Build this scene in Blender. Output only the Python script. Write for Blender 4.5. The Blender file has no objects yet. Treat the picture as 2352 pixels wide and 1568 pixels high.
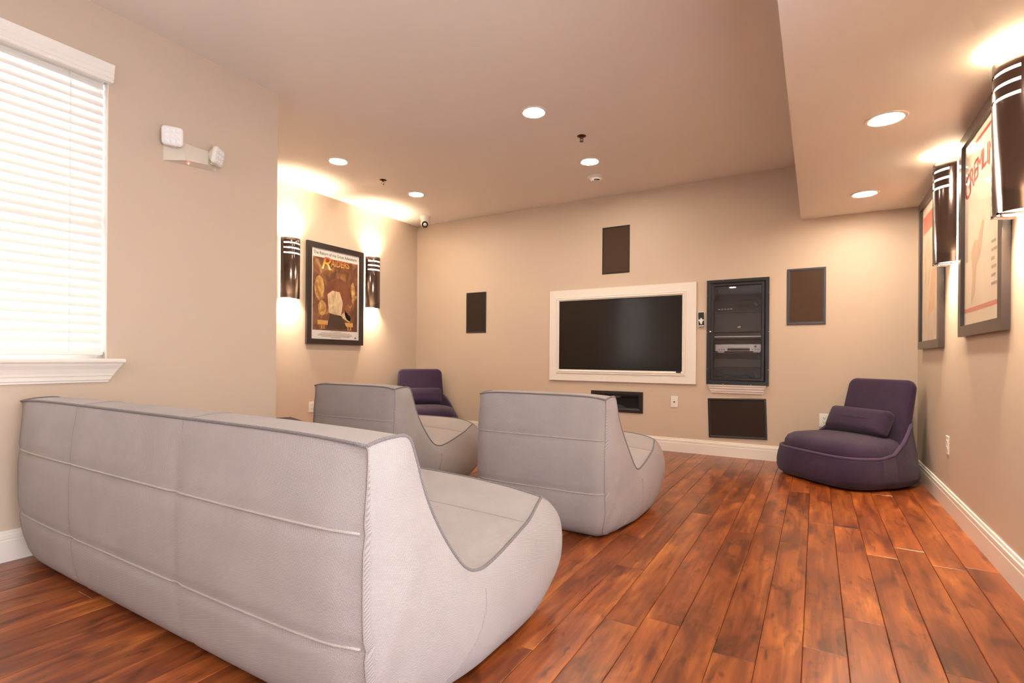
import bpy, bmesh, math, random
import numpy as np
from mathutils import Vector, Matrix

random.seed(7)
sc = bpy.context.scene
C = sc.collection
PI = math.pi

# ------------------------------------------------------------------ camera
F_PX, YAW, HORIZON, CAM_H, ROLL = 1181.5, 0.5339, 822.46, 0.9455, 0.0077
cam_d = bpy.data.cameras.new('camera')
cam_d.sensor_width = 36.0
cam_d.lens = 36.0 * F_PX / 2352.0
cam_d.shift_y = (HORIZON - 784.0) / 2352.0
cam_d.clip_start = 0.02
cam = bpy.data.objects.new('camera', cam_d)
C.objects.link(cam)
fwd = Vector((-math.sin(YAW), math.cos(YAW), 0))
rgt = Vector((math.cos(YAW), math.sin(YAW), 0))
up = Vector((0, 0, 1))
rr = rgt * math.cos(ROLL) + up * math.sin(ROLL)
uu = up * math.cos(ROLL) - rgt * math.sin(ROLL)
cam.matrix_world = Matrix((
    (rr.x, uu.x, -fwd.x, 0), (rr.y, uu.y, -fwd.y, 0), (rr.z, uu.z, -fwd.z, CAM_H), (0, 0, 0, 1)))
sc.camera = cam

# ------------------------------------------------------------------ world, exposure
SKY_STRENGTH = 1.9
EXPOSURE = 2.42
DOWNLIGHT = 48.0
BULB = 14.0
SCONCE_UP = 1.8
SCONCE_DOWN = 1.5
DIFFUSER = 4.0
w = bpy.data.worlds.new('overcast_sky')
sc.world = w
w.use_nodes = True
bg = w.node_tree.nodes['Background']
bg.inputs[0].default_value = (0.93, 0.95, 1.0, 1)
bg.inputs[1].default_value = SKY_STRENGTH
sc.view_settings.view_transform = 'Standard'
sc.view_settings.look = 'None'
sc.view_settings.gamma = 1.0
sc.view_settings.exposure = EXPOSURE
sc.view_settings.use_curve_mapping = False
try:
    sc.cycles.use_denoising = True
    sc.cycles.max_bounces = 5
    sc.cycles.diffuse_bounces = 3
    sc.cycles.glossy_bounces = 3
    sc.cycles.use_adaptive_sampling = True
    sc.cycles.adaptive_threshold = 0.1
    sc.cycles.adaptive_min_samples = 16
    sc.cycles.transparent_max_bounces = 12
    sc.cycles.sample_clamp_indirect = 4.0
    sc.cycles.caustics_reflective = False
    sc.cycles.caustics_refractive = False
except Exception:
    pass

# room numbers (metres; back wall faces -Y)
XL1, XL2, Y1, YB, XR = -3.182, -4.7245, 2.209, 5.409, 0.729
BX, BZ, H, YR = -0.1276, 2.2353, 2.74, -4.6
WIN = (-0.30, 1.232, 0.925, 2.405)          # window hole in the left wall: y0 y1 z0 z1


def portal(name, loc, rot, sx, sy):
    d = bpy.data.lights.new(name, 'AREA')
    d.shape = 'RECTANGLE'
    d.size, d.size_y = sx, sy
    d.cycles.is_portal = True
    o = bpy.data.objects.new(name, d)
    o.location, o.rotation_euler = loc, rot
    C.objects.link(o)


REAR_WIN = [(-1.30, -0.38)]
REAR_Z = (0.06, 2.16)
SIDE_WIN = (-0.80, 1.05, 0.06, 2.10)      # glazed opening in the right wall behind the viewer
portal('daylight_portal', (XL1 - 0.16, (WIN[0] + WIN[1]) / 2, (WIN[2] + WIN[3]) / 2), (0, -PI / 2, 0), WIN[3] - WIN[2], WIN[1] - WIN[0])
for a, b in REAR_WIN:
    portal('daylight_portal', ((a + b) / 2, YR - 0.16, (REAR_Z[0] + REAR_Z[1]) / 2), (-PI / 2, 0, PI), b - a, REAR_Z[1] - REAR_Z[0])
portal('daylight_portal', (XR + 0.16, (SIDE_WIN[0] + SIDE_WIN[1]) / 2, (SIDE_WIN[2] + SIDE_WIN[3]) / 2), (0, PI / 2, 0), SIDE_WIN[3] - SIDE_WIN[2], SIDE_WIN[1] - SIDE_WIN[0])


# ------------------------------------------------------------------ materials
def lin(r, g, b):
    f = lambda c: (c / 255 / 12.92) if c / 255 <= 0.04045 else ((c / 255 + 0.055) / 1.055) ** 2.4
    return (f(r), f(g), f(b), 1)


M = {}


def mat(name, col, rough=0.5, metal=0.0, spec=0.5, emit=None, es=0.0, coat=0.0):
    m = bpy.data.materials.new(name)
    m.use_nodes = True
    p = m.node_tree.nodes['Principled BSDF']
    p.inputs['Base Color'].default_value = col
    p.inputs['Roughness'].default_value = rough
    p.inputs['Metallic'].default_value = metal
    p.inputs['Specular IOR Level'].default_value = spec
    if coat:
        p.inputs['Coat Weight'].default_value = coat
        p.inputs['Coat Roughness'].default_value = 0.05
    if emit:
        p.inputs['Emission Color'].default_value = emit
        p.inputs['Emission Strength'].default_value = es
    M[name] = m
    return m


def nodes(m):
    nt = m.node_tree
    return nt, nt.nodes, nt.links, nt.nodes['Principled BSDF']


def add_bump(m, scale, strength, dist=0.002, detail=3.0, coords='Object', stretch=None):
    nt, N, L, p = nodes(m)
    tc = N.new('ShaderNodeTexCoord')
    mp = N.new('ShaderNodeMapping')
    if stretch:
        mp.inputs['Scale'].default_value = stretch
    no = N.new('ShaderNodeTexNoise')
    no.inputs['Scale'].default_value = scale
    no.inputs['Detail'].default_value = detail
    bp = N.new('ShaderNodeBump')
    bp.inputs['Strength'].default_value = strength
    bp.inputs['Distance'].default_value = dist
    L.new(tc.outputs[coords], mp.inputs[0])
    L.new(mp.outputs[0], no.inputs[0])
    L.new(no.outputs[0], bp.inputs['Height'])
    L.new(bp.outputs[0], p.inputs['Normal'])


def paint(name, col, rough=0.6):
    m = mat(name, col, rough, spec=0.3)
    nt, N, L, p = nodes(m)
    g = N.new('ShaderNodeTexCoord')
    no = N.new('ShaderNodeTexNoise')
    no.inputs['Scale'].default_value = 1.3
    no.inputs['Detail'].default_value = 0
    mx = N.new('ShaderNodeMixRGB')
    mx.inputs['Color1'].default_value = tuple(c * 0.97 for c in col[:3]) + (1,)
    mx.inputs['Color2'].default_value = tuple(min(1, c * 1.03) for c in col[:3]) + (1,)
    L.new(g.outputs['Object'], no.inputs[0])
    L.new(no.outputs[0], mx.inputs[0])
    L.new(mx.outputs[0], p.inputs['Base Color'])
    return m


paint('wall_paint', lin(206, 187, 168), 0.5)
paint('ceiling_paint', lin(238, 230, 222), 0.6)
mat('white_trim', lin(238, 230, 222), 0.32)
mat('white_plastic', lin(236, 232, 226), 0.35)
mat('beige_plastic', lin(222, 212, 198), 0.4)
mat('blind_white', lin(240, 236, 230), 0.4)
mat('cord_white', lin(235, 232, 226), 0.7)
mat('dark_hole', lin(18, 15, 14), 0.6)
mat('black_metal', lin(40, 38, 40), 0.35, 0.3)
mat('black_plastic', lin(28, 26, 27), 0.35)
mat('grille_frame', lin(62, 60, 66), 0.35)
mat('grille_frame_dark', lin(40, 36, 37), 0.35)
mat('silver', lin(214, 208, 204), 0.3, 0.25)
mat('chrome', lin(220, 216, 210), 0.12, 1.0)
mat('brass_dark', lin(96, 70, 50), 0.3, 0.9)
mat('tv_screen', lin(12, 10, 10), 0.16, coat=0.0, spec=0.6)
mat('tv_bezel', lin(20, 18, 18), 0.25)
mat('poster_frame', lin(52, 42, 40), 0.3)
mat('bronze', lin(104, 88, 82), 0.17, 0.85)
mat('sconce_white', lin(240, 234, 224), 0.5)
mat('diffuser', lin(250, 240, 220), 0.5, emit=(1.0, 0.86, 0.66, 1), es=DIFFUSER)
mat('bulb', lin(255, 240, 215), 0.5, emit=(1.0, 0.80, 0.57, 1), es=BULB)
mat('lens_glow', lin(255, 245, 230), 0.5, emit=(1.0, 0.86, 0.67, 1), es=DOWNLIGHT)
mat('red_led', lin(255, 90, 60), 0.5, emit=(1.0, 0.25, 0.1, 1), es=2.0)
mat('lamp_lens', lin(245, 246, 250), 0.15, spec=0.8)
mat('rack_inside', lin(168, 162, 160), 0.5)
mat('shelf_dark', lin(58, 56, 60), 0.4)
mat('mould_shadow', lin(120, 96, 80), 0.7)

for n_ in ('diffuser', 'bulb', 'red_led'):
    M[n_].cycles.emission_sampling = 'NONE'
M['lens_glow'].cycles.emission_sampling = 'FRONT'


def speaker_cloth(name, col):
    m = mat(name, col, 0.75, spec=0.25)
    nt, N, L, p = nodes(m)
    tc = N.new('ShaderNodeTexCoord')
    v = N.new('ShaderNodeTexVoronoi')
    v.inputs['Scale'].default_value = 260
    bp = N.new('ShaderNodeBump')
    bp.inputs['Strength'].default_value = 0.4
    bp.inputs['Distance'].default_value = 0.001
    L.new(tc.outputs['Object'], v.inputs['Vector'])
    L.new(v.outputs['Distance'], bp.inputs['Height'])
    L.new(bp.outputs[0], p.inputs['Normal'])
    return m


speaker_cloth('speaker_mesh', lin(76, 56, 44))
speaker_cloth('speaker_mesh_dark', lin(48, 36, 29))


def glass(name, ior=1.5, rough=0.0, tint=(1, 1, 1, 1), power=5.0):
    m = bpy.data.materials.new(name)
    m.use_nodes = True
    nt = m.node_tree
    N, L = nt.nodes, nt.links
    for n in list(N):
        N.remove(n)
    out = N.new('ShaderNodeOutputMaterial')
    mix = N.new('ShaderNodeMixShader')
    tr = N.new('ShaderNodeBsdfTransparent')
    tr.inputs[0].default_value = tint
    gl = N.new('ShaderNodeBsdfGlossy')
    gl.inputs['Roughness'].default_value = rough
    lw = N.new('ShaderNodeLayerWeight')
    lw.inputs['Blend'].default_value = 0.5
    pw = N.new('ShaderNodeMath'); pw.operation = 'POWER'; pw.inputs[1].default_value = power
    L.new(lw.outputs['Facing'], pw.inputs[0])
    f0 = ((ior - 1) / (ior + 1)) ** 2
    fr = N.new('ShaderNodeMath'); fr.operation = 'MULTIPLY_ADD'
    fr.inputs[1].default_value = 1 - f0
    fr.inputs[2].default_value = f0
    L.new(pw.outputs[0], fr.inputs[0])
    L.new(fr.outputs[0], mix.inputs[0])
    L.new(tr.outputs[0], mix.inputs[1])
    L.new(gl.outputs[0], mix.inputs[2])
    L.new(mix.outputs[0], out.inputs[0])
    M[name] = m


glass('pane_glass', 1.45)
glass('poster_glass', 1.36, 0.02, power=7.0)
glass('rack_glass', 1.7, 0.01, (0.88, 0.88, 0.90, 1))


def fabric(name, c_hi, c_lo, freq, bump=0.6, mottle=0.12):
    """basket weave laid out in the panel's own UV metres"""
    m = mat(name, c_hi, 0.85, spec=0.15)
    nt, N, L, p = nodes(m)
    p.inputs['Sheen Weight'].default_value = 0.15
    uv = N.new('ShaderNodeUVMap')
    uv.uv_map = 'UVMap'
    sep = N.new('ShaderNodeSeparateXYZ')
    L.new(uv.outputs[0], sep.inputs[0])

    def wave(a, b, k):
        ad = N.new('ShaderNodeMath'); ad.operation = 'MULTIPLY_ADD'
        L.new(sep.outputs[0], ad.inputs[0]); ad.inputs[1].default_value = a * k
        mu = N.new('ShaderNodeMath'); mu.operation = 'MULTIPLY'
        L.new(sep.outputs[1], mu.inputs[0]); mu.inputs[1].default_value = b * k
        L.new(mu.outputs[0], ad.inputs[2])
        s = N.new('ShaderNodeMath'); s.operation = 'SINE'
        L.new(ad.outputs[0], s.inputs[0])
        return s
    s1 = wave(1, 0.55, freq)
    s2 = wave(-0.55, 1, freq)
    pr = N.new('ShaderNodeMath'); pr.operation = 'MULTIPLY'
    L.new(s1.outputs[0], pr.inputs[0]); L.new(s2.outputs[0], pr.inputs[1])
    mr = N.new('ShaderNodeMapRange')
    mr.inputs['From Min'].default_value = -1
    L.new(pr.outputs[0], mr.inputs['Value'])
    mx = N.new('ShaderNodeMixRGB')
    mx.inputs['Color1'].default_value = c_lo
    mx.inputs['Color2'].default_value = c_hi
    L.new(mr.outputs[0], mx.inputs[0])
    tc = N.new('ShaderNodeTexCoord')
    no = N.new('ShaderNodeTexNoise')
    no.inputs['Scale'].default_value = 5.0
    no.inputs['Detail'].default_value = 5
    L.new(tc.outputs['Object'], no.inputs[0])
    mr2 = N.new('ShaderNodeMapRange')
    mr2.inputs['From Min'].default_value = 0.3
    mr2.inputs['From Max'].default_value = 0.7
    mr2.inputs['To Min'].default_value = 1 - mottle
    mr2.inputs['To Max'].default_value = 1.0
    L.new(no.outputs[0], mr2.inputs['Value'])
    mm = N.new('ShaderNodeMixRGB'); mm.blend_type = 'MULTIPLY'; mm.inputs[0].default_value = 1
    L.new(mx.outputs[0], mm.inputs[1]); L.new(mr2.outputs[0], mm.inputs[2])
    L.new(mm.outputs[0], p.inputs['Base Color'])
    # folds plus weave relief
    n2 = N.new('ShaderNodeTexNoise'); n2.inputs['Scale'].default_value = 7.0; n2.inputs['Detail'].default_value = 2
    L.new(tc.outputs['Object'], n2.inputs[0])
    b1 = N.new('ShaderNodeBump'); b1.inputs['Strength'].default_value = 0.35; b1.inputs['Distance'].default_value = 0.02
    L.new(n2.outputs[0], b1.inputs['Height'])
    b2 = N.new('ShaderNodeBump'); b2.inputs['Strength'].default_value = bump; b2.inputs['Distance'].default_value = 0.0012
    L.new(pr.outputs[0], b2.inputs['Height']); L.new(b1.outputs[0], b2.inputs['Normal'])
    L.new(b2.outputs[0], p.inputs['Normal'])
    return m


fabric('grey_weave', lin(196, 186, 183), lin(136, 126, 126), 1250)
fabric('piping_cord', lin(146, 137, 136), lin(84, 80, 83), 900, 0.6, 0.05)
fabric('seam_thread', lin(190, 178, 174), lin(150, 138, 134), 900, 0.3, 0.05)
fabric('seam_groove', lin(168, 156, 152), lin(124, 114, 112), 900, 0.3, 0.05)
fabric('purple_wool', lin(74, 56, 82), lin(54, 40, 64), 1000, 0.5, 0.2)
fabric('purple_piping', lin(88, 68, 96), lin(70, 54, 80), 900, 0.3, 0.1)


def wood(name):
    m = mat(name, (0.3, 0.1, 0.03, 1), 0.28, spec=0.75)
    nt, N, L, p = nodes(m)
    tc = N.new('ShaderNodeTexCoord')
    oi = N.new('ShaderNodeObjectInfo')
    mu = N.new('ShaderNodeMath'); mu.operation = 'MULTIPLY'; mu.inputs[1].default_value = 37.0
    L.new(oi.outputs['Random'], mu.inputs[0])
    cb = N.new('ShaderNodeCombineXYZ')
    for i in range(3):
        L.new(mu.outputs[0], cb.inputs[i])

    def coords(sx, sy):
        mp = N.new('ShaderNodeVectorMath'); mp.operation = 'MULTIPLY_ADD'
        L.new(tc.outputs['Object'], mp.inputs[0])
        mp.inputs[1].default_value = (sx, sy, 1)
        L.new(cb.outputs[0], mp.inputs[2])
        return mp

    def noise(sx, sy, detail, dist=0.0, rough=0.55):
        c = coords(sx, sy)
        n = N.new('ShaderNodeTexNoise')
        n.inputs['Scale'].default_value = 1
        n.inputs['Detail'].default_value = detail
        n.inputs['Roughness'].default_value = rough
        n.inputs['Distortion'].default_value = dist
        L.new(c.outputs[0], n.inputs[0])
        return n
    blot = noise(9, 1.9, 4, 0.7)
    grain = noise(60, 2.6, 4, 0.5, 0.6)
    knot = noise(13, 4.2, 3, 0.8)
    r1 = N.new('ShaderNodeValToRGB')
    e = r1.color_ramp.elements
    e[0].position, e[0].color = 0.22, lin(94, 42, 18)
    e[1].position, e[1].color = 0.78, lin(192, 118, 56)
    x = r1.color_ramp.elements.new(0.42); x.color = lin(126, 62, 26)
    x = r1.color_ramp.elements.new(0.58); x.color = lin(154, 82, 36)
    L.new(blot.outputs[0], r1.inputs[0])
    r2 = N.new('ShaderNodeValToRGB')
    e = r2.color_ramp.elements
    e[0].position, e[0].color = 0.30, (0.60, 0.52, 0.46, 1)
    e[1].position, e[1].color = 0.64, (1.18, 1.18, 1.12, 1)
    L.new(grain.outputs[0], r2.inputs[0])
    m1 = N.new('ShaderNodeMixRGB'); m1.blend_type = 'MULTIPLY'; m1.inputs[0].default_value = 0.8
    L.new(r1.outputs[0], m1.inputs[1]); L.new(r2.outputs[0], m1.inputs[2])
    r3 = N.new('ShaderNodeValToRGB')
    e = r3.color_ramp.elements
    e[0].position, e[0].color = 0.30, (0.36, 0.30, 0.28, 1)
    e[1].position, e[1].color = 0.50, (1, 1, 1, 1)
    L.new(knot.outputs[0], r3.inputs[0])
    m2 = N.new('ShaderNodeMixRGB'); m2.blend_type = 'MULTIPLY'; m2.inputs[0].default_value = 0.8
    L.new(m1.outputs[0], m2.inputs[1]); L.new(r3.outputs[0], m2.inputs[2])
    speck = noise(34, 10, 2, 0.6)
    r4 = N.new('ShaderNodeValToRGB')
    e = r4.color_ramp.elements
    e[0].position, e[0].color = 0.27, (0.35, 0.28, 0.25, 1)
    e[1].position, e[1].color = 0.40, (1, 1, 1, 1)
    L.new(speck.outputs[0], r4.inputs[0])
    m4 = N.new('ShaderNodeMixRGB'); m4.blend_type = 'MULTIPLY'; m4.inputs[0].default_value = 0.75
    L.new(m2.outputs[0], m4.inputs[1]); L.new(r4.outputs[0], m4.inputs[2])
    # each board a little lighter or darker
    mr = N.new('ShaderNodeMapRange')
    mr.inputs['To Min'].default_value = 0.84
    mr.inputs['To Max'].default_value = 1.10
    L.new(oi.outputs['Random'], mr.inputs['Value'])
    m3 = N.new('ShaderNodeMixRGB'); m3.blend_type = 'MULTIPLY'; m3.inputs[0].default_value = 1
    L.new(m4.outputs[0], m3.inputs[1]); L.new(mr.outputs[0], m3.inputs[2])
    L.new(m3.outputs[0], p.inputs['Base Color'])
    # varnish and hand-scraped relief
    rr_ = N.new('ShaderNodeMapRange')
    rr_.inputs['To Min'].default_value = 0.278
    rr_.inputs['To Max'].default_value = 0.32
    L.new(grain.outputs[0], rr_.inputs['Value'])
    L.new(rr_.outputs[0], p.inputs['Roughness'])
    sc_ = noise(24, 5, 2)
    b1 = N.new('ShaderNodeBump'); b1.inputs['Strength'].default_value = 0.07; b1.inputs['Distance'].default_value = 0.002
    L.new(sc_.outputs[0], b1.inputs['Height'])
    L.new(b1.outputs[0], p.inputs['Normal'])
    return m


wood('floor_wood')


# ------------------------------------------------------------------ mesh helpers
class MB:
    def __init__(s):
        s.v, s.f, s.uv = [], [], []

    def add(s, verts, faces, uvs=None):
        o = len(s.v)
        s.v += [tuple(p) for p in verts]
        s.f += [tuple(i + o for i in f) for f in faces]
        s.uv += list(uvs) if uvs else [(p[0] + p[1] * 0.31, p[2] + p[1]) for p in verts]
        return s

    def box(s, x0, x1, y0, y1, z0, z1):
        v = [(x, y, z) for x in (x0, x1) for y in (y0, y1) for z in (z0, z1)]
        f = [(0, 1, 3, 2), (4, 6, 7, 5), (0, 4, 5, 1), (2, 3, 7, 6), (0, 2, 6, 4), (1, 5, 7, 3)]
        return s.add(v, f)

    def bbox(s, x0, x1, y0, y1, z0, z1, b, seg=2):
        bm = bmesh.new()
        bmesh.ops.create_cube(bm, size=1)
        for q in bm.verts:
            q.co = ((x0 + x1) / 2 + q.co.x * (x1 - x0), (y0 + y1) / 2 + q.co.y * (y1 - y0), (z0 + z1) / 2 + q.co.z * (z1 - z0))
        bmesh.ops.bevel(bm, geom=bm.edges[:], offset=b, segments=seg, profile=0.5, affect='EDGES')
        bm.verts.index_update()
        s.add([q.co[:] for q in bm.verts], [[q.index for q in f.verts] for f in bm.faces])
        bm.free()
        return s

    def prism(s, pts, axis, a, b):
        """polygon pts extruded along axis from a to b; pts are the two other coords in order"""
        n = len(pts)

        def mk(p, t):
            return {'x': (t, p[0], p[1]), 'y': (p[0], t, p[1]), 'z': (p[0], p[1], t)}[axis]
        v = [mk(p, a) for p in pts] + [mk(p, b) for p in pts]
        f = [tuple(range(n - 1, -1, -1)), tuple(range(n, 2 * n))]
        f += [(i, (i + 1) % n, n + (i + 1) % n, n + i) for i in range(n)]
        return s.add(v, f)

    def grid(s, rows, closed_u=False, closed_v=False, uvs=None):
        r, c = len(rows), len(rows[0])
        v = [p for row in rows for p in row]
        f = []
        for i in range(r if closed_v else r - 1):
            for j in range(c if closed_u else c - 1):
                i2, j2 = (i + 1) % r, (j + 1) % c
                f.append((i * c + j, i * c + j2, i2 * c + j2, i2 * c + j))
        return s.add(v, f, [u for row in uvs for u in row] if uvs else None)

    def lathe(s, prof, seg=32, c=(0, 0, 0), axis='z', a0=0.0, a1=2 * PI):
        full = abs(a1 - a0 - 2 * PI) < 1e-6
        n = seg if full else seg + 1
        rows = []
        for r, h in prof:
            row = []
            for k in range(n):
                a = a0 + (a1 - a0) * k / seg
                p = (r * math.cos(a), r * math.sin(a), h)
                if axis == 'y':
                    p = (p[0], p[2], p[1])
                if axis == 'x':
                    p = (p[2], p[0], p[1])
                row.append((c[0] + p[0], c[1] + p[1], c[2] + p[2]))
            rows.append(row)
        return s.grid(rows, closed_u=full)

    def tube(s, path, r, seg=8, closed=False, caps=True):
        P = [Vector(p) for p in path]
        n = len(P)
        rows, uvs = [], []
        prev = None
        d = 0.0
        for i in range(n):
            if closed:
                t = (P[(i + 1) % n] - P[i - 1])
            else:
                t = P[min(i + 1, n - 1)] - P[max(i - 1, 0)]
            t.normalize()
            if prev is None:
                a = Vector((0, 0, 1)) if abs(t.z) < 0.9 else Vector((1, 0, 0))
                nrm = (a - t * a.dot(t)).normalized()
            else:
                nrm = (prev - t * prev.dot(t)).normalized()
            prev = nrm
            bn = t.cross(nrm)
            rad = r[i] if isinstance(r, (list, tuple)) else r
            rows.append([P[i] + (nrm * math.cos(2 * PI * k / seg) + bn * math.sin(2 * PI * k / seg)) * rad for k in range(seg)])
            if i:
                d += (P[i] - P[i - 1]).length
            uvs.append([(d, k * 0.004) for k in range(seg)])
        s.grid(rows, closed_u=True, closed_v=closed, uvs=uvs)
        if caps and not closed:
            o = len(s.v)
            s.f.append(tuple(range(o - n * seg + seg - 1, o - n * seg - 1, -1)))
            s.f.append(tuple(range(o - seg, o)))
        return s

    def build(s, name, m, parent=None, smooth=False, flip=True, angle=None, loc=None):
        me = bpy.data.meshes.new(name)
        me.from_pydata(s.v, [], s.f)
        uvl = me.uv_layers.new(name='UVMap')
        for lp in me.loops:
            uvl.data[lp.index].uv = s.uv[lp.vertex_index]
        if flip:
            bm = bmesh.new()
            bm.from_mesh(me)
            bmesh.ops.recalc_face_normals(bm, faces=bm.faces[:])
            bm.to_mesh(me)
            bm.free()
        me.update()
        if smooth:
            for p in me.polygons:
                p.use_smooth = True
            if angle:
                try:
                    me.set_sharp_from_angle(angle=math.radians(angle))
                except Exception:
                    pass
        me.materials.append(M[m])
        o = bpy.data.objects.new(name, me)
        C.objects.link(o)
        if parent:
            o.parent = parent
        if loc:
            o.location = loc
        return o


def tag(o, label=None, cat=None, group=None, kind=None):
    if label: o['label'] = label
    if cat: o['category'] = cat
    if group: o['group'] = group
    if kind: o['kind'] = kind
    return o


def thing(name, label, cat, loc=(0, 0, 0), rotz=0.0, group=None):
    o = bpy.data.objects.new(name, None)
    o.empty_display_size = 0.05
    C.objects.link(o)
    o.location = loc
    o.rotation_euler = (0, 0, rotz)
    return tag(o, label, cat, group)


def copy_tree(o, parent=None):
    c = o.copy()
    C.objects.link(c)
    c.parent = parent
    for ch in o.children:
        copy_tree(ch, c)
    return c


def lettering(name, text, size, m, parent, x, z, y, width=None, align='CENTER', rot=0.0, shear=0.0):
    """flat printed text facing -Y in the parent's local space"""
    cu = bpy.data.curves.new(name, 'FONT')
    cu.body = text
    cu.size = size
    cu.align_x = align
    cu.align_y = 'CENTER'
    cu.shear = shear
    cu.resolution_u = 3
    t = bpy.data.objects.new(name, cu)
    C.objects.link(t)
    dg = bpy.context.evaluated_depsgraph_get()
    me = bpy.data.meshes.new_from_object(t.evaluated_get(dg))
    C.objects.unlink(t)
    bpy.data.objects.remove(t)
    xs = [v.co.x for v in me.vertices]
    k = 1.0
    if width and xs:
        k = width / (max(xs) - min(xs))
    cr, sr = math.cos(rot), math.sin(rot)
    for v in me.vertices:
        a, b = v.co.x * k, v.co.y
        v.co = (x + a * cr - b * sr, y, z + a * sr + b * cr)
    me.materials.clear()
    me.materials.append(M[m])
    o = bpy.data.objects.new(name, me)
    C.objects.link(o)
    o.parent = parent
    return o


def smoothstep(a, b, x):
    t = max(0.0, min(1.0, (x - a) / (b - a)))
    return t * t * (3 - 2 * t)


def catmull(pts, n):
    """n points along the spline through pts, evenly spread by length"""
    P = [Vector(p) for p in pts]
    P = [P[0] * 2 - P[1]] + P + [P[-1] * 2 - P[-2]]
    dense = []
    for i in range(1, len(P) - 2):
        for k in range(24):
            t = k / 24
            p0, p1, p2, p3 = P[i - 1], P[i], P[i + 1], P[i + 2]
            dense.append(0.5 * ((2 * p1) + (p2 - p0) * t + (2 * p0 - 5 * p1 + 4 * p2 - p3) * t * t + (3 * p1 - p0 - 3 * p2 + p3) * t ** 3))
    dense.append(P[-2])
    d = [0.0]
    for a, b in zip(dense, dense[1:]):
        d.append(d[-1] + (b - a).length)
    out, j = [], 0
    for i in range(n):
        s = d[-1] * i / (n - 1)
        while j < len(d) - 2 and d[j + 1] < s:
            j += 1
        t = 0 if d[j + 1] == d[j] else (s - d[j]) / (d[j + 1] - d[j])
        out.append(dense[j].lerp(dense[j + 1], min(1, t)))
    return out


# ------------------------------------------------------------------ structure
def wall_cells(mb, us, zs, holes, mk):
    us = sorted(set(us + [h[0] for h in holes] + [h[1] for h in holes]))
    zs = sorted(set(zs + [h[2] for h in holes] + [h[3] for h in holes]))
    for a, b in zip(us, us[1:]):
        for c, d in zip(zs, zs[1:]):
            um, zm = (a + b) / 2, (c + d) / 2
            if any(h[0] < um < h[1] and h[2] < zm < h[3] for h in holes):
                continue
            mk(a, b, c, d)


def struct(name, mb, m, parent=None, **k):
    o = mb.build(name, m, parent, **k)
    if not parent:
        o['kind'] = 'structure'
    return o


RACK_HOLE = (-0.905, -0.418, 0.742, 1.698)
LOW_HOLE = (-2.115, -1.626, 0.418, 0.548)
TH = 0.15

mb = MB()
wall_cells(mb, [XL2 - TH, XR + TH], [0, H], [RACK_HOLE, LOW_HOLE], lambda a, b, c, d: mb.box(a, b, YB, YB + TH, c, d))
struct('wall_back', mb, 'wall_paint', flip=False)
mb = MB()
wall_cells(mb, [YR - TH, Y1], [0, H], [WIN], lambda a, b, c, d: mb.box(XL1 - TH, XL1, a, b, c, d))
struct('wall_left', mb, 'wall_paint', flip=False)
struct('wall_alcove', MB().box(XL2 - TH, XL2, Y1 - TH, YB, 0, H), 'wall_paint')
struct('wall_return', MB().box(XL2, XL1 - TH, Y1 - TH, Y1, 0, H), 'wall_paint')
mb = MB()
wall_cells(mb, [YR - TH, YB], [0, H], [SIDE_WIN], lambda a, b, c, d: mb.box(XR, XR + TH, a, b, c, d))
struct('wall_right', mb, 'wall_paint', flip=False)
mb = MB()
wall_cells(mb, [XL1, XR], [0, H], [(a, b) + REAR_Z for a, b in REAR_WIN], lambda a, b, c, d: mb.box(a, b, YR - TH, YR, c, d))
struct('wall_rear', mb, 'wall_paint', flip=False)
struct('ceiling', MB().box(XL2 - TH, XR + TH, YR - TH, YB + TH, H, H + 0.1), 'ceiling_paint')
struct('wall_soffit', MB().box(BX, XR, YR, YB, BZ, H), 'ceiling_paint')

# floor: boards laid toward the TV wall, each its own piece
fl = struct('floor', MB().box(XL2 - TH, XR + TH, YR - TH, YB + TH, -0.08, -0.012), 'dark_hole')
PW = 0.1255
rows = []
x = -0.032
while x > XL2: x -= PW
x0s = []
while x < XR:
    x0s.append(x); x += PW
board_mesh = {}


def board(w_, l_):
    key = (round(w_, 4), round(l_, 3))
    if key in board_mesh:
        return board_mesh[key]
    g, e = 0.0006, 0.0022
    a, b, c, d = g, w_ - g, g, l_ - g
    v = [(a, c, -0.012), (b, c, -0.012), (b, d, -0.012), (a, d, -0.012),
         (a, c, -e), (b, c, -e), (b, d, -e), (a, d, -e),
         (a + e, c + e, 0), (b - e, c + e, 0), (b - e, d - e, 0), (a + e, d - e, 0)]
    f = [(0, 1, 5, 4), (1, 2, 6, 5), (2, 3, 7, 6), (3, 0, 4, 7), (4, 5, 9, 8), (5, 6, 10, 9), (6, 7, 11, 10), (7, 4, 8, 11), (8, 9, 10, 11)]
    me = bpy.data.meshes.new('plank')
    me.from_pydata(v, [], f)
    me.materials.append(M['floor_wood'])
    board_mesh[key] = me
    return me


rest = MB()
LENS = [1.83, 1.83, 1.52, 1.52, 1.22, 0.91]
for x in x0s:
    xa, xb = max(x, XL2), min(x + PW, XR)
    if xb - xa < 0.01:
        continue
    seq = [1.96 - 1.22 if abs(x + 0.032) < 0.01 else 2.26 - 1.22 if abs(x - 0.0935) < 0.01 else 3.24 - 1.22 if abs(x - 0.345) < 0.01 else 0.75 - random.random() * 1.1]
    while seq[-1] < YB:
        seq.append(seq[-1] + (1.22 if len(seq) == 1 else random.choice(LENS)))
    for ya, yb in zip(seq, seq[1:]):
        yb = min(yb, YB)
        if xb <= XL1 + 0.02 and yb < Y1:
            continue
        if yb - ya < 0.03:
            continue
        o = bpy.data.objects.new('plank', board(xb - xa, yb - ya))
        C.objects.link(o)
        o.parent = fl
        o.location = (xa, ya, 0)
    rest.box(xa + 0.0006, xb - 0.0006, YR, seq[0] - 0.001, -0.012, 0)
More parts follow.
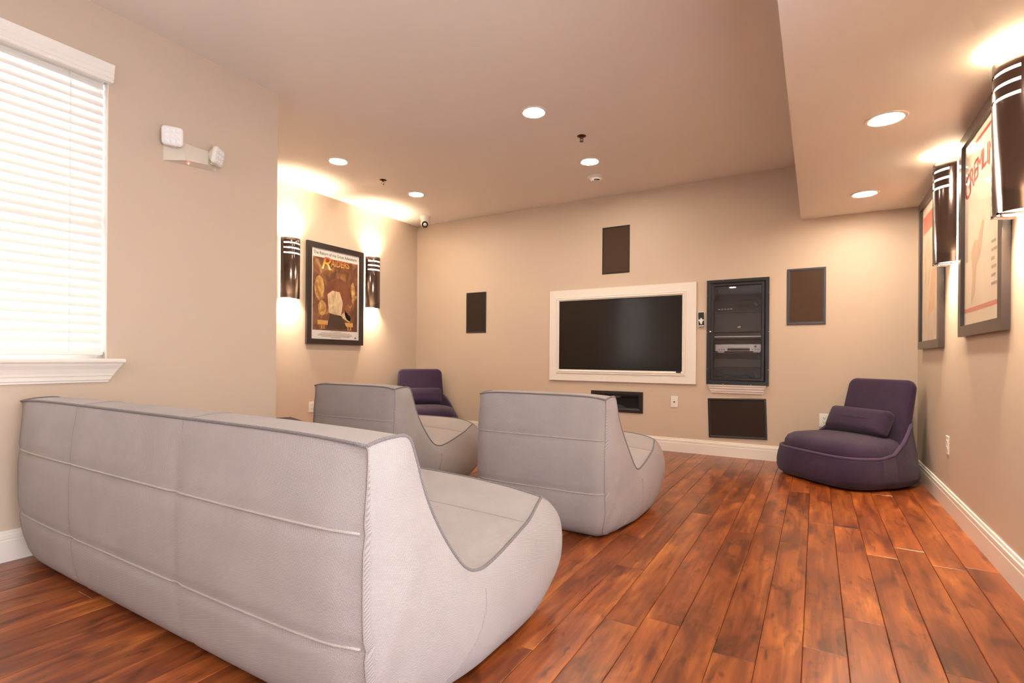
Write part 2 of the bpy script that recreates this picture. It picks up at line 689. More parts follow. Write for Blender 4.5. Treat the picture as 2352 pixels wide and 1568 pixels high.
o = rest.build('rear_planks', 'floor_wood', fl)
o['kind'] = 'stuff'

# skirting boards
SK = [(0, 0), (0.014, 0), (0.014, 0.094), (0.0125, 0.097), (0.0105, 0.0985), (0.0105, 0.102), (0.013, 0.104), (0.0125, 0.122),
      (0.009, 0.125), (0.0075, 0.127), (0.0085, 0.130), (0.007, 0.139), (0, 0.1405)]


def skirting(name, axis, wall, sgn, a, b):
    pts = [(wall + sgn * p[0], p[1]) for p in SK]
    struct(name, MB().prism(pts, axis, a, b), 'white_trim')


skirting('baseboard_back', 'x', YB, -1, XL2, XR)
skirting('baseboard_left', 'y', XL1, 1, YR, Y1)
skirting('baseboard_alcove', 'y', XL2, 1, Y1, YB)
skirting('baseboard_return', 'x', Y1, 1, XL2, XL1)
skirting('baseboard_right', 'y', XR, -1, SIDE_WIN[1] + 0.05, YB)

# window in the left wall, with stool and apron
y0, y1, z0, z1 = WIN
win = thing('window_1', None, None, (XL1, (y0 + y1) / 2, z0))
win['kind'] = 'structure'
oy = (y0 + y1) / 2
hw = (y1 - y0) / 2
hh = z1 - z0
fx = -0.125
mb = MB()
mb.box(fx - 0.02, fx + 0.025, -hw, -hw + 0.05, 0, hh).box(fx - 0.02, fx + 0.025, hw - 0.05, hw, 0, hh)
mb.box(fx - 0.02, fx + 0.025, -hw + 0.05, hw - 0.05, 0, 0.05).box(fx - 0.02, fx + 0.025, -hw + 0.05, hw - 0.05, hh - 0.05, hh)
mb.box(fx - 0.01, fx + 0.03, -hw + 0.05, hw - 0.05, hh / 2 - 0.025, hh / 2 + 0.025)
mb.build('window_frame', 'white_trim', win)
for a, b in ((0.05, hh / 2 - 0.025), (hh / 2 + 0.025, hh - 0.05)):
    MB().box(fx - 0.003, fx + 0.001, -hw + 0.05, hw - 0.05, a, b).build('pane', 'pane_glass', win)
# reveal lining
MB().box(-TH, -0.001, hw - 0.004, hw, 0, hh).box(-TH, -0.001, -hw, -hw + 0.004, 0, hh).box(-TH, -0.001, -hw, hw, hh - 0.004, hh).build('window_reveal', 'white_trim', win)
st = MB()
ex = 1.302 - oy
st.bbox(-0.12, 0.052, -hw - 0.07, ex, -0.021, 0.0025, 0.008, 3)
st.build('window_sill', 'white_trim', win, smooth=True, angle=40)
ap = [(0, 0), (0.044, 0), (0.040, -0.012), (0.030, -0.030), (0.022, -0.052), (0.020, -0.064), (0.015, -0.066), (0.015, -0.085), (0.010, -0.088), (0.010, -0.097), (0, -0.098)]
A, B = -hw - 0.06, ex - 0.012
rows_ = []
for p in ap:
    k = -p[1] / 0.098
    rows_.append([(p[0], A + 0.055 * k, p[1] - 0.021), (p[0], B - 0.055 * k, p[1] - 0.021)])
mb = MB().grid(rows_)
mb.add([r[1] for r in rows_], [tuple(range(len(rows_)))])
mb.add([r[0] for r in rows_], [tuple(range(len(rows_)))])
mb.build('window_apron', 'white_trim', win)

# glazed openings behind the viewer: frames and panes
def plain_window(name, loc, rotz, h2, zt):
    wr = thing(name, None, None, loc, rotz)
    wr['kind'] = 'structure'
    mb = MB()
    for q0, q1 in ((-h2, -h2 + 0.05), (h2 - 0.05, h2)):
        mb.box(q0, q1, -0.12, -0.07, 0, zt)
    mb.box(-h2 + 0.05, h2 - 0.05, -0.12, -0.07, 0, 0.05).box(-h2 + 0.05, h2 - 0.05, -0.12, -0.07, zt - 0.05, zt)
    mb.build('window_frame', 'white_trim', wr)
    MB().box(-h2 + 0.05, h2 - 0.05, -0.098, -0.095, 0.05, zt - 0.05).build('pane', 'pane_glass', wr)


for i, (a, b) in enumerate(REAR_WIN):
    plain_window('window_%d' % (i + 2), ((a + b) / 2, YR, REAR_Z[0]), 0, (b - a) / 2, REAR_Z[1] - REAR_Z[0])
plain_window('window_4', (XR, (SIDE_WIN[0] + SIDE_WIN[1]) / 2, SIDE_WIN[2]), PI / 2, (SIDE_WIN[1] - SIDE_WIN[0]) / 2, SIDE_WIN[3] - SIDE_WIN[2])

# ------------------------------------------------------------------ slatted blind
bl = thing('window_blind', 'white wooden slatted blind hanging in the left window', 'blind', (XL1, oy, z0))
TILT = math.radians(63)
SX = -0.042
ztop, zbot = 1.425, 0.062
NS = 31
slat_me = None
for i in range(NS):
    z = zbot + (ztop - zbot) * i / (NS - 1)
    if slat_me is None:
        prof = []
        for k in range(7):
            t = -1 + 2 * k / 6
            prof.append((t * 0.0255, 0.0022 * (1 - t * t)))
        pts = [(p[0], p[1] + 0.0013) for p in prof] + [(p[0], p[1] - 0.0013) for p in reversed(prof)]
        ca, sa = math.cos(TILT), math.sin(TILT)
        pts = [(p[0] * ca + p[1] * sa, -p[0] * sa + p[1] * ca) for p in pts]
        o = MB().prism(pts, 'y', -hw + 0.012, hw - 0.011).build('slat', 'blind_white', bl)
        slat_me = o.data
    else:
        o = bpy.data.objects.new('slat', slat_me)
        C.objects.link(o)
        o.parent = bl
    o.location = (SX, 0, z)
vp = [(0.0, 1.432), (0.030, 1.432), (0.034, 1.437), (0.034, 1.446), (0.039, 1.452), (0.039, 1.470), (0.043, 1.476), (0.043, 1.496), (0.050, 1.512), (0.050, 1.518), (0, 1.518)]
MB().prism(vp, 'y', -hw - 0.006, 1.241 - oy).build('valance', 'blind_white', bl)
MB().box(SX - 0.028, SX + 0.028, -hw + 0.01, hw - 0.01, 1.44, 1.475).build('head_rail', 'blind_white', bl)
MB().bbox(SX - 0.026, SX + 0.030, -hw + 0.012, hw - 0.010, 0.020, 0.040, 0.004).build('bottom_rail', 'blind_white', bl)
for yy in (1.083, 0.46, -0.15):
    MB().tube([(SX + 0.0165, yy - oy, 0.03), (SX + 0.0165, yy - oy, 1.45)], 0.002, 6).build('ladder_cord', 'cord_white', bl)

# ------------------------------------------------------------------ woven lounge seats
LOW = [(0.010, 0.735), (0.000, 0.66), (-0.010, 0.55), (-0.014, 0.42), (-0.012, 0.30), (-0.002, 0.18), (0.016, 0.085), (0.042, 0.028), (0.085, 0.003), (0.16, 0.0),
       (0.45, 0.0), (0.74, 0.0), (0.82, 0.008), (0.90, 0.040), (0.965, 0.095), (1.005, 0.165), (1.020, 0.235), (1.010, 0.310), (0.970, 0.375), (0.895, 0.425)]
UPP = [(0.010, 0.735), (0.05, 0.743), (0.10, 0.746), (0.140, 0.744), (0.160, 0.732), (0.175, 0.700), (0.190, 0.650), (0.206, 0.580), (0.232, 0.505), (0.268, 0.435), (0.312, 0.374), (0.352, 0.338),
       (0.392, 0.320), (0.445, 0.314), (0.530, 0.328), (0.645, 0.358), (0.770, 0.392), (0.895, 0.425)]


def lounge(name, label, cat, cx, yb, width, vseams, loc_rot=0.0, group=None):
    root = thing(name, label, cat, (cx, yb, 0), loc_rot, group)
    hw_ = width / 2
    NL, NU = 90, 90
    Lp = catmull([(0, p[0], p[1]) for p in LOW], NL)
    Up = catmull([(0, p[0], p[1]) for p in UPP], NU)

    def eL(p):       # half width along the lower outline
        return hw_ + 0.050 * smoothstep(0.02, 0.45, p.y) - 0.015 * smoothstep(0.6, 1.0, p.y) - 0.030 * smoothstep(0.16, 0.0, p.z) * (1 - 0.3 * smoothstep(0.0, .4, p.y))

    def eU(p):
        return hw_ + 0.052 * smoothstep(0.72, 0.34, p.z) - 0.028 * smoothstep(0.70, 0.90, p.y)

    def xs(n):
        return [-1 + 2 * i / (n - 1) for i in range(n)]
    NX = max(33, int(width * 44) | 1)

    def low_pt(p, u, i, arr, dents=True):
        e = eL(p)
        x_ = u * e
        t = arr[min(i + 1, len(arr) - 1)] - arr[max(i - 1, 0)]
        nrm = Vector((0, -t.z, t.y)).normalized() * -1     # outward
        # outward for a path that runs down the back, along the floor and up the front
        nrm = Vector((0, t.z, -t.y)).normalized()
        puff = 0.020 * (1 - abs(u) ** 5) * smoothstep(0.0, 0.10, p.z) - 0.016 * smoothstep(0.86, 1.0, abs(u)) ** 2
        if dents and p.y < 0.10:
            for zs in (0.518, 0.247):
                puff -= 0.007 * math.exp(-((p.z - zs) / 0.014) ** 2)
            for sx in vseams:
                puff -= 0.006 * math.exp(-((x_ - sx) / 0.015) ** 2)
        q = Vector((x_, p.y, p.z)) + nrm * puff
        if q.z < 0.001: q.z = 0.001
        return q

    def up_pt(p, u, i, arr):
        e = eU(p)
        x_ = u * e
        t = arr[min(i + 1, len(arr) - 1)] - arr[max(i - 1, 0)]
        nrm = Vector((0, -t.z, t.y)).normalized()
        puff = (0.011 + 0.015 * smoothstep(0.16, 0.28, p.y)) * (1 - abs(u) ** 4)
        if p.y > 0.2:
            puff -= 0.008 * math.exp(-((p.y - 0.70) / 0.016) ** 2) * (1 - u ** 8)
            for sx in vseams:
                puff -= 0.008 * math.exp(-((x_ - sx) / 0.015) ** 2)
        return Vector((x_, p.y, p.z)) + nrm * puff

    # weld the shared edges: blend the first and last rows toward one rule
    def edge_top(u):
        return Vector((u * hw_, 0.010 - 0.012 * (1 - abs(u) ** 5), 0.735 + 0.016 * (1 - abs(u) ** 6)))

    def edge_front(u):
        e = eU(Up[-1])
        return Vector((u * e, 0.880 + 0.045 * (1 - abs(u) ** 4), 0.418 + 0.030 * (1 - abs(u) ** 4)))

    def low_final(i, u):
        p = low_pt(Lp[i], u, i, Lp)
        k0 = max(0.0, 1 - i / 5)
        k1 = max(0.0, 1 - (NL - 1 - i) / 10)
        if k0: p = p.lerp(edge_top(u), k0 * k0)
        if k1: p = p.lerp(edge_front(u), k1 * k1)
        return p

    def up_final(i, u):
        p = up_pt(Up[i], u, i, Up)
        k0 = max(0.0, 1 - i / 5)
        k1 = max(0.0, 1 - (NU - 1 - i) / 11)
        if k0: p = p.lerp(edge_top(u), k0 * k0)
        if k1: p = p.lerp(edge_front(u), k1 * k1)
        return p
    U = xs(NX)
    split = next(i for i, p in enumerate(Lp) if p.y > 0.15 and p.z < 0.01)

    def panel(nm, fn, ia, ib):
        rows_, uv = [], []
        d = 0.0
        for i in range(ia, ib + 1):
            r_ = [fn(i, u) for u in U]
            if rows_:
                d += (r_[NX // 2] - rows_[-1][NX // 2]).length
            rows_.append(r_)
            uv.append([(p.x, d) for p in r_])
        return MB().grid(rows_, uvs=uv).build(nm, 'grey_weave', root, smooth=True, flip=False)
    panel('back_panel', low_final, 0, split)
    panel('base_panel', low_final, split, NL - 1)
    panel('seat_panel', up_final, 0, NU - 1)
    # sides: ruled between the two outlines and blown outward
    NV = 26
    LA = np.array([(q_.y, q_.z) for q_ in Lp])
    UA = np.array([(q_.y, q_.z) for q_ in Up])

    def seg_dist(p, arr):
        a_, b_ = arr[:-1], arr[1:]
        d_ = b_ - a_
        c_ = np.array((p.y, p.z))
        t_ = np.clip(((c_ - a_) * d_).sum(1) / np.maximum((d_ * d_).sum(1), 1e-12), 0, 1)
        q_ = a_ + d_ * t_[:, None] - c_
        return float(np.sqrt((q_ * q_).sum(1).min()))
    for sgn in (-1, 1):
        rows_, uv = [], []
        for i in range(NL):
            a = low_final(i, sgn)
            t = i / (NL - 1)
            # match the outlines: short top, long seat
            tu = min(1.0, max(0.0, t * (0.86 + 0.14 * t)))
            fi = tu * (NU - 1)
            j = int(min(NU - 2, math.floor(fi)))
            b = up_final(j, sgn).lerp(up_final(j + 1, sgn), fi - j)
            row, ur = [], []
            ln = (b - a).length
            for k in range(NV):
                v = k / (NV - 1)
                p = a.lerp(b, v)
                dL = seg_dist(p, LA)
                dU = seg_dist(p, UA)
                bul = 0.060 * (1 - math.exp(-dL / 0.07)) * (1 - math.exp(-dU / 0.09)) if 0 < k < NV - 1 else 0.0
                p.x += sgn * bul
                if p.z < 0.001: p.z = 0.001
                row.append(p)
                ur.append((p.y, p.z))
            rows_.append(row)
            uv.append(ur)
        MB().grid(rows_, uvs=uv).build('side_panel', 'grey_weave', root, smooth=True, flip=False)
        flat_ = [p for r_ in rows_ for p in r_]
        fa = np.array([(p.x, p.y, p.z) for p in flat_])
        tuck = []
        for q_ in catmull([(0, 0.415, 0.262), (0, 0.400, 0.205), (0, 0.365, 0.140), (0, 0.300, 0.080), (0, 0.205, 0.038), (0, 0.115, 0.016)], 26):
            d_ = np.hypot(fa[:, 1] - q_.y, fa[:, 2] - q_.z) + 1e-4
            ix = np.argsort(d_)[:5]
            wt = 1 / d_[ix] ** 2
            tuck.append((float((fa[ix, 0] * wt).sum() / wt.sum()) + sgn * 0.0004, q_.y, q_.z))
        MB().tube(tuck, 0.0022, 6).build('seam', 'seam_groove', root, smooth=True)
    # piping
    PR = 0.0048
    nt_ = 60
    MB().tube([edge_top(u) for u in xs(nt_)], PR, 8).build('piping', 'piping_cord', root, smooth=True)
    MB().tube([edge_front(u) for u in xs(nt_)], PR, 8).build('piping', 'piping_cord', root, smooth=True)
    for sgn in (-1, 1):
        MB().tube([up_final(i, sgn) for i in range(NU)], PR, 8).build('piping', 'piping_cord', root, smooth=True)
        MB().tube([low_final(i, sgn) for i in range(0, split)], 0.0026, 6).build('seam', 'seam_groove', root, smooth=True)
        MB().tube([low_final(i, sgn) for i in range(NL - 26, NL)], 0.0035, 6).build('seam', 'seam_groove', root, smooth=True)
    # welts across the back
    for zs in (0.518, 0.247):
        i = min(range(split), key=lambda q: abs(Lp[q].z - zs))
        MB().tube([low_final(i, u * 0.985) + Vector((0, -0.001, 0)) for u in xs(60)], 0.0036, 8).build('seam', 'seam_thread', root, smooth=True)
    for sx in vseams:
        pts = []
        for i in range(0, split - 6):
            e = eL(Lp[i])
            pts.append(low_final(i, sx / e) + Vector((0, 0.0005, 0)))
        MB().tube(pts, 0.0026, 6).build('seam', 'seam_groove', root, smooth=True)
        pts = [up_final(i, sx / eU(Up[i])) for i in range(0, NU)]
        MB().tube(pts, 0.0018, 6).build('seam', 'seam_groove', root, smooth=True)
    # seam across the seat
    j = min(range(NU // 2, NU), key=lambda q: abs(Up[q].y - 0.70))
    MB().tube([up_final(j, u * 0.99) for u in xs(50)], 0.0018, 6).build('seam', 'seam_groove', root, smooth=True)
    return root


lounge('lounge_sofa', 'long pale grey woven sofa in front, its back to the viewer', 'sofa', -2.000, 0.862, 2.175, (-0.46, 0.31))
lounge('lounge_chair', 'grey woven armless lounge chair nearest the TV frame, right of its twin', 'chair', -1.315, 2.505, 0.775, (), 0.0, 'grey woven lounge chairs')
lounge('lounge_chair', 'grey woven armless lounge chair farther left, below the brown film poster', 'chair', -2.768, 2.50, 0.785, (), 0.0, 'grey woven lounge chairs')


# ------------------------------------------------------------------ purple shell chairs
def sup(a, b, n, ph):
    c, s = math.cos(ph), math.sin(ph)
    return (math.copysign(abs(c) ** (2 / n), c) * a, math.copysign(abs(s) ** (2 / n), s) * b)


def slab(w_, h_, t_, rc, re, puff=0.0, n=20, top_k=1.0, bot_k=1.0):
    """upright rounded slab in x (width), z (0..h), y (thickness, centred); returns MB"""
    def outline(ins):
        r = max(0.004, rc - ins)
        X, Z = w_ / 2 - ins, h_ / 2 - ins
        pts = []
        for (cx_, cz_, a0) in ((X - r, Z - r, 0), (-X + r, Z - r, PI / 2), (-X + r, -Z + r, PI), (X - r, -Z + r, 1.5 * PI)):
            for k in range(9):
                a = a0 + PI / 2 * k / 8
                pts.append((cx_ + r * math.cos(a), cz_ + r * math.sin(a)))
        # refine straight runs
        out = []
        m = len(pts)
        for i in range(m):
            p, q = pts[i], pts[(i + 1) % m]
            out.append(p)
            if i % 9 == 8:
                for k in range(1, 8):
                    out.append((p[0] + (q[0] - p[0]) * k / 8, p[1] + (q[1] - p[1]) * k / 8))
        return out

    def shape(p):
        k = bot_k + (top_k - bot_k) * (p[1] / h_ + 0.5)
        return (p[0] * k, p[1])
    rings = []
    for side in (-1, 1):
        seq = []
        for k in range(6):
            a = PI / 2 * k / 5
            seq.append((re * (1 - math.cos(a)), side * (t_ / 2 - re) + side * re * math.sin(a)))
        lim = min(w_, h_) / 2
        for ins in [re + (lim - re) * q for q in (0.12, 0.3, 0.5, 0.72, 0.95)]:
            seq.append((ins, side * t_ / 2))
        rr_ = []
        for ins, y in seq:
            o_ = outline(min(ins, lim * 0.97))
            row = []
            for p in o_:
                u, v = p[0] / (w_ / 2), p[1] / (h_ / 2)
                pf = puff * max(0, 1 - u * u) ** 0.6 * max(0, 1 - v * v) ** 0.6
                s_ = shape(p)
                row.append((s_[0], y + side * pf, s_[1] + h_ / 2))
            rr_.append(row)
        rings.append(rr_)
    rows_ = list(reversed(rings[0])) + rings[1]
    uv = [[(p[0], p[2]) for p in r] for r in rows_]
    m_ = MB().grid(rows_, closed_u=True, uvs=uv)
    c = len(rows_[0])
    o0 = len(m_.v) - len(rows_) * c
    m_.f.append(tuple(o0 + i for i in range(c)))
    m_.f.append(tuple(len(m_.v) - c + i for i in reversed(range(c))))
    return m_


def xform(mb_, mtx):
    mb_.v = [tuple(mtx @ Vector(p)) for p in mb_.v]
    return mb_


def rim_h(y):
    return 0.232 + 0.235 * smoothstep(-0.16, 0.36, y) ** 1.5


def purple_chair(label, loc, rotz):
    root = thing('shell_chair', label, 'chair', loc, rotz, 'purple shell chairs')
    N_ = 72
    A_, B_ = 0.425, 0.415

    def ring(sc_, zf, n=4.0, dy=0.0, nar=0.22):
        row = []
        for k in range(N_):
            ph = 2 * PI * k / N_
            x_, y_ = sup(A_, B_, n, ph)
            kx = 1 - nar * smoothstep(-0.05, 0.41, y_)
            row.append((x_ * sc_ * kx, y_ * sc_ + dy, zf(y_)))
        return row
    rows_ = [ring(0.80, lambda y: 0.012, nar=0.12), ring(0.92, lambda y: 0.014, nar=0.12), ring(0.975, lambda y: 0.035, nar=0.11), ring(1.0, lambda y: 0.075, nar=0.11),
             ring(1.0, lambda y: 0.125, nar=0.13),
             ring(0.985, lambda y: 0.125 + (rim_h(y) - 0.125) * 0.45, nar=0.18),
             ring(0.965, lambda y: 0.125 + (rim_h(y) - 0.125) * 0.80),
             ring(0.955, lambda y: rim_h(y)),
             ring(0.915, lambda y: rim_h(y)), ring(0.90, lambda y: rim_h(y) - 0.03), ring(0.87, lambda y: 0.16), ring(0.5, lambda y: 0.15)]
    per = [i * 2.4 / N_ for i in range(N_)]
    MB().grid(rows_, closed_u=True, uvs=[[(per[k], r[k][2]) for k in range(N_)] for r in rows_]).build('shell', 'purple_wool', root, smooth=True)
    MB().tube([(p[0], p[1], p[2] + 0.002) for p in ring(0.937, lambda y: rim_h(y))], 0.0125, 8, closed=True).build('piping', 'purple_piping', root, smooth=True)
    # seat cushion
    rows_ = []
    for s_, z_ in ((0.30, 0.14), (0.82, 0.145), (0.885, 0.18), (0.905, 0.235), (0.895, 0.285), (0.85, 0.322), (0.76, 0.345), (0.60, 0.358), (0.40, 0.364), (0.2, 0.366), (0.02, 0.366)):
        row = []
        for k in range(N_):
            x_, y_ = sup(A_ * 0.985, B_ * 0.90, 3.6, 2 * PI * k / N_)
            kx = 1 - 0.22 * smoothstep(-0.05, 0.41, y_)
            row.append((x_ * s_ * kx, y_ * s_ - 0.035, z_))
        rows_.append(row)
    MB().grid(rows_, closed_u=True, uvs=[[(p[0], p[1] + p[2]) for p in r] for r in rows_]).build('seat_cushion', 'purple_wool', root, smooth=True)
    # back flap
    b = slab(0.60, 0.59, 0.070, 0.070, 0.032, 0.010, top_k=0.93, bot_k=1.0)
    xform(b, Matrix.Translation((0, 0.225, 0.222)) @ Matrix.Rotation(math.radians(-13), 4, 'X'))
    b.build('backrest', 'purple_wool', root, smooth=True)
    return root


def place(rt, x_, y_, z_):
    v = rt.matrix_basis @ Vector((x_, y_, z_))
    return v


def pillow(label, chair):
    p = slab(0.52, 0.215, 0.10, 0.035, 0.045, 0.035)
    xform(p, Matrix.Rotation(math.radians(-26), 4, 'X'))
    o = p.build('lumbar_pillow', 'purple_wool', None, smooth=True)
    bpy.context.view_layer.update()
    o.location = chair.matrix_basis @ Vector((-0.015, 0.085, 0.362))
    o.rotation_euler = chair.rotation_euler
    return tag(o, label, 'pillow', 'purple lumbar pillows')


ROT_R = math.radians(-45)
cR = purple_chair('dark purple shell chair in the right corner by the white skirting', (0.215, 4.925, 0), ROT_R)
pillow('small purple lumbar pillow on the right corner chair', cR)
cL = purple_chair('dark purple shell chair in the far left corner behind the grey chair', (-4.15, 4.88, 0), math.radians(47))
pillow('small purple lumbar pillow on the far left corner chair', cL)

# purple footstool peeking over the sofa
rt = thing('footstool', 'dark purple footstool corner just showing above the sofa back', 'footstool', (-3.86, 2.615, 0), math.radians(-21.2))
xform(slab(0.50, 0.50, 0.36, 0.02, 0.018, 0.004), Matrix.Translation((0, 0.25, 0.232)) @ Matrix.Rotation(PI / 2, 4, 'X')).build('cushion', 'purple_wool', rt, smooth=True)
MB().bbox(-0.2, 0.2, -0.2, 0.2, 0.0, 0.045, 0.01).build('base', 'black_plastic', rt)


# ------------------------------------------------------------------ wall lamps
def sconce(label, loc, rotz):
    root = thing('wall_sconce', label, 'wall lamp', loc, rotz, 'slotted bronze wall lamps')
    r, hgt = 0.108, 0.62
    slots = [(hgt - 0.062, hgt - 0.048), (hgt - 0.114, hgt - 0.100), (hgt - 0.166, hgt - 0.152)]
    NA = 44
    a0, a1 = math.radians(180 + 6), math.radians(360 - 6)
    ang = [a0 + (a1 - a0) * i / NA for i in range(NA + 1)]
    zs = [0.0] + [q for s_ in reversed(slots) for q in s_] + [hgt]
    m_ = MB()

    def P(rad, a, z):
        return (rad * math.cos(a), rad * math.sin(a), z)
    t = 0.004
    for zi in range(len(zs) - 1):
        za, zb = zs[zi], zs[zi + 1]
        slot = zi % 2 == 1
        for i in range(NA):
            if slot and 5 <= i < NA - 5:
                continue
            A0, A1 = ang[i], ang[i + 1]
            m_.add([P(r, A0, za), P(r, A1, za), P(r, A1, zb), P(r, A0, zb)], [(0, 1, 2, 3)])
            m_.add([P(r - t, A0, za), P(r - t, A1, za), P(r - t, A1, zb), P(r - t, A0, zb)], [(3, 2, 1, 0)])
    for z in (0.0, hgt):
        for i in range(NA):
            m_.add([P(r, ang[i], z), P(r, ang[i + 1], z), P(r - t, ang[i + 1], z), P(r - t, ang[i], z)], [(0, 1, 2, 3)])
    bm = m_.build('shade', 'bronze', root, smooth=True, flip=False)
    w_ = bmesh.new(); w_.from_mesh(bm.data); bmesh.ops.remove_doubles(w_, verts=w_.verts[:], dist=1e-5); w_.to_mesh(bm.data); w_.free()
    # inner lit liner
    b0, b1 = math.radians(180 + 2), math.radians(360 - 2)
    rows_ = [[P(r - 0.009, b0 + (b1 - b0) * i / 32, z) for i in range(33)] for z in (0.012, hgt - 0.012)]
    MB().grid(rows_).build('diffuser', 'diffuser', root, smooth=True, flip=False)
    MB().box(-0.085, 0.085, -0.004, 0.0, 0.03, hgt - 0.03).build('back_plate', 'sconce_white', root)
    for zc in (0.19, 0.43):
        MB().lathe([(0.001, -0.055), (0.013, -0.05), (0.017, -0.03), (0.017, 0.03), (0.013, 0.05), (0.001, 0.055)], 8, (0, -0.045, zc)).build('bulb', 'bulb', root, smooth=True)
        MB().box(-0.014, 0.014, -0.055, -0.003, zc - 0.075, zc - 0.058).build('lamp_holder', 'sconce_white', root)
    for nm, z_, rx_, pw_ in (('uplight', hgt - 0.055, PI, SCONCE_UP), ('downlight', 0.055, 0.0, SCONCE_DOWN)):
        ld = bpy.data.lights.new(nm, 'AREA')
        ld.shape = 'RECTANGLE'
        ld.size, ld.size_y = 0.11, 0.05
        ld.energy = pw_
        ld.color = (1.0, 0.80, 0.57)
        ld.spread = math.radians(100)
        lo = bpy.data.objects.new(nm, ld)
        C.objects.link(lo)
        lo.parent = root
        lo.location = (0, -0.045, z_)
        lo.rotation_euler = (rx_, 0, 0)
    MB().box(0.030, 0.044, -0.100, -0.003, -0.004, 0.002).box(-0.05, 0.044, -0.1, -0.096, -0.004, 0.004).build('bracket', 'bronze', root)
    MB().lathe([(0.0005, 0), (0.006, 0.001), (0.006, 0.009), (0.0005, 0.011)], 12, (0.037, -0.085, -0.014)).build('knob', 'chrome', root, smooth=True)
    return root


ZS = 1.548
sconce('dark bronze wall lamp between window wall corner and brown film poster', (XL2, 3.42, ZS), PI / 2)
sconce('dark bronze wall lamp between brown film poster and far left corner', (XL2, 4.567, ZS), PI / 2)
sconce('nearest large bronze wall lamp, cut off by the right picture edge', (XR, 2.84, ZS), -PI / 2)
sconce('bronze wall lamp between the two posters on the right wall', (XR, 4.10, ZS), -PI / 2)



# ------------------------------------------------------------------ framed posters
def pmat(name, r, g, b, rough=0.6):
    if name not in M:
        mat(name, lin(r, g, b), rough)
    return name


def poster(label, loc, rotz, W=0.795, Hh=1.112, bar=0.058, depth=0.030, tilt=0.0):
    root = thing('framed_poster', label, 'poster', loc, rotz, 'framed film posters')
    d0 = -0.004
    for nm, pts in (('frame_bar', [(-W / 2, 0), (W / 2, 0), (W / 2 - bar, bar), (-W / 2 + bar, bar)]),
                    ('frame_bar', [(W / 2, 0), (W / 2, Hh), (W / 2 - bar, Hh - bar), (W / 2 - bar, bar)]),
                    ('frame_bar', [(W / 2, Hh), (-W / 2, Hh), (-W / 2 + bar, Hh - bar), (W / 2 - bar, Hh - bar)]),
                    ('frame_bar', [(-W / 2, Hh), (-W / 2, 0), (-W / 2 + bar, bar), (-W / 2 + bar, Hh - bar)])):
        MB().prism(pts, 'y', d0 - depth, d0).build(nm, 'poster_frame', root)
    MB().box(-W / 2 + 0.02, W / 2 - 0.02, d0 - 0.003, d0, 0.02, Hh - 0.02).build('backing', 'poster_frame', root)
    iw, ih = W - 2 * bar, Hh - 2 * bar
    yp = d0 - 0.012
    MB().box(-iw / 2 - 0.004, iw / 2 + 0.004, yp - 0.0075, yp - 0.006, bar - 0.004, bar + ih + 0.004).build('pane', 'poster_glass', root)
    return root, iw, ih, bar, yp


def flat(root, name, pts, m, y, smooth=False):
    return MB().add([(p[0], y, p[1]) for p in pts], [tuple(range(len(pts)))]).build(name, m, root, flip=False)


def ell(cx_, cz_, a, b, n=36, t0=0, t1=2 * PI):
    return [(cx_ + a * math.cos(t0 + (t1 - t0) * k / n), cz_ + b * math.sin(t0 + (t1 - t0) * k / n)) for k in range(n + (0 if abs(t1 - t0 - 2 * PI) < 1e-6 else 1))]


def painted(name, stops, scale, stretch=(1, 1, 1), detail=5, dist=1.5, grad=None):
    m = mat(name, (0.2, 0.1, 0.05, 1), 0.55)
    nt, N, L, p = nodes(m)
    tc = N.new('ShaderNodeTexCoord')
    mp = N.new('ShaderNodeMapping'); mp.inputs['Scale'].default_value = stretch
    no = N.new('ShaderNodeTexNoise')
    no.inputs['Scale'].default_value = scale
    no.inputs['Detail'].default_value = detail
    no.inputs['Distortion'].default_value = dist
    r = N.new('ShaderNodeValToRGB')
    e = r.color_ramp.elements
    e[0].position, e[0].color = stops[0][0], lin(*stops[0][1])
    e[1].position, e[1].color = stops[-1][0], lin(*stops[-1][1])
    for q, c in stops[1:-1]:
        x_ = e.new(q); x_.color = lin(*c)
    L.new(tc.outputs['Object'], mp.inputs[0])
    L.new(mp.outputs[0], no.inputs[0])
    L.new(no.outputs[0], r.inputs[0])
    L.new(r.outputs[0], p.inputs['Base Color'])
    return m


painted('umber_painting', [(0.25, (58, 32, 20)), (0.45, (112, 66, 38)), (0.58, (146, 92, 52)), (0.72, (206, 156, 92))], 7.5, (1, 1, 0.7))
painted('amber_patch', [(0.3, (150, 98, 50)), (0.55, (208, 160, 92)), (0.75, (244, 214, 150))], 16, (1, 1, 0.6))
painted('rust_disc', [(0.3, (104, 52, 30)), (0.7, (142, 78, 46))], 6)
painted('cream_patch', [(0.3, (176, 140, 98)), (0.6, (226, 200, 160)), (0.8, (240, 226, 196))], 14, (1, 1, 0.5))
painted('cream_paper', [(0.3, (232, 208, 182)), (0.7, (242, 222, 198))], 3)
painted('tan_wash', [(0.3, (196, 152, 112)), (0.7, (222, 184, 146))], 10, (1, 1, 0.4))
painted('peach_paper', [(0.3, (226, 186, 156)), (0.5, (236, 208, 184)), (0.7, (244, 226, 206))], 3.5, (1, 1, 0.6))
painted('orange_wash', [(0.3, (228, 150, 96)), (0.7, (240, 186, 130))], 6)
pmat('print_white', 232, 224, 218); pmat('ink_black', 30, 26, 24); pmat('ink_grey', 150, 138, 130)
pmat('ink_red', 186, 44, 30); pmat('ink_amber', 246, 186, 70); pmat('ink_rust', 150, 72, 44); pmat('ink_gold', 214, 160, 84); pmat('ink_pale_red', 214, 96, 72); pmat('ink_dark_brown', 66, 40, 28)
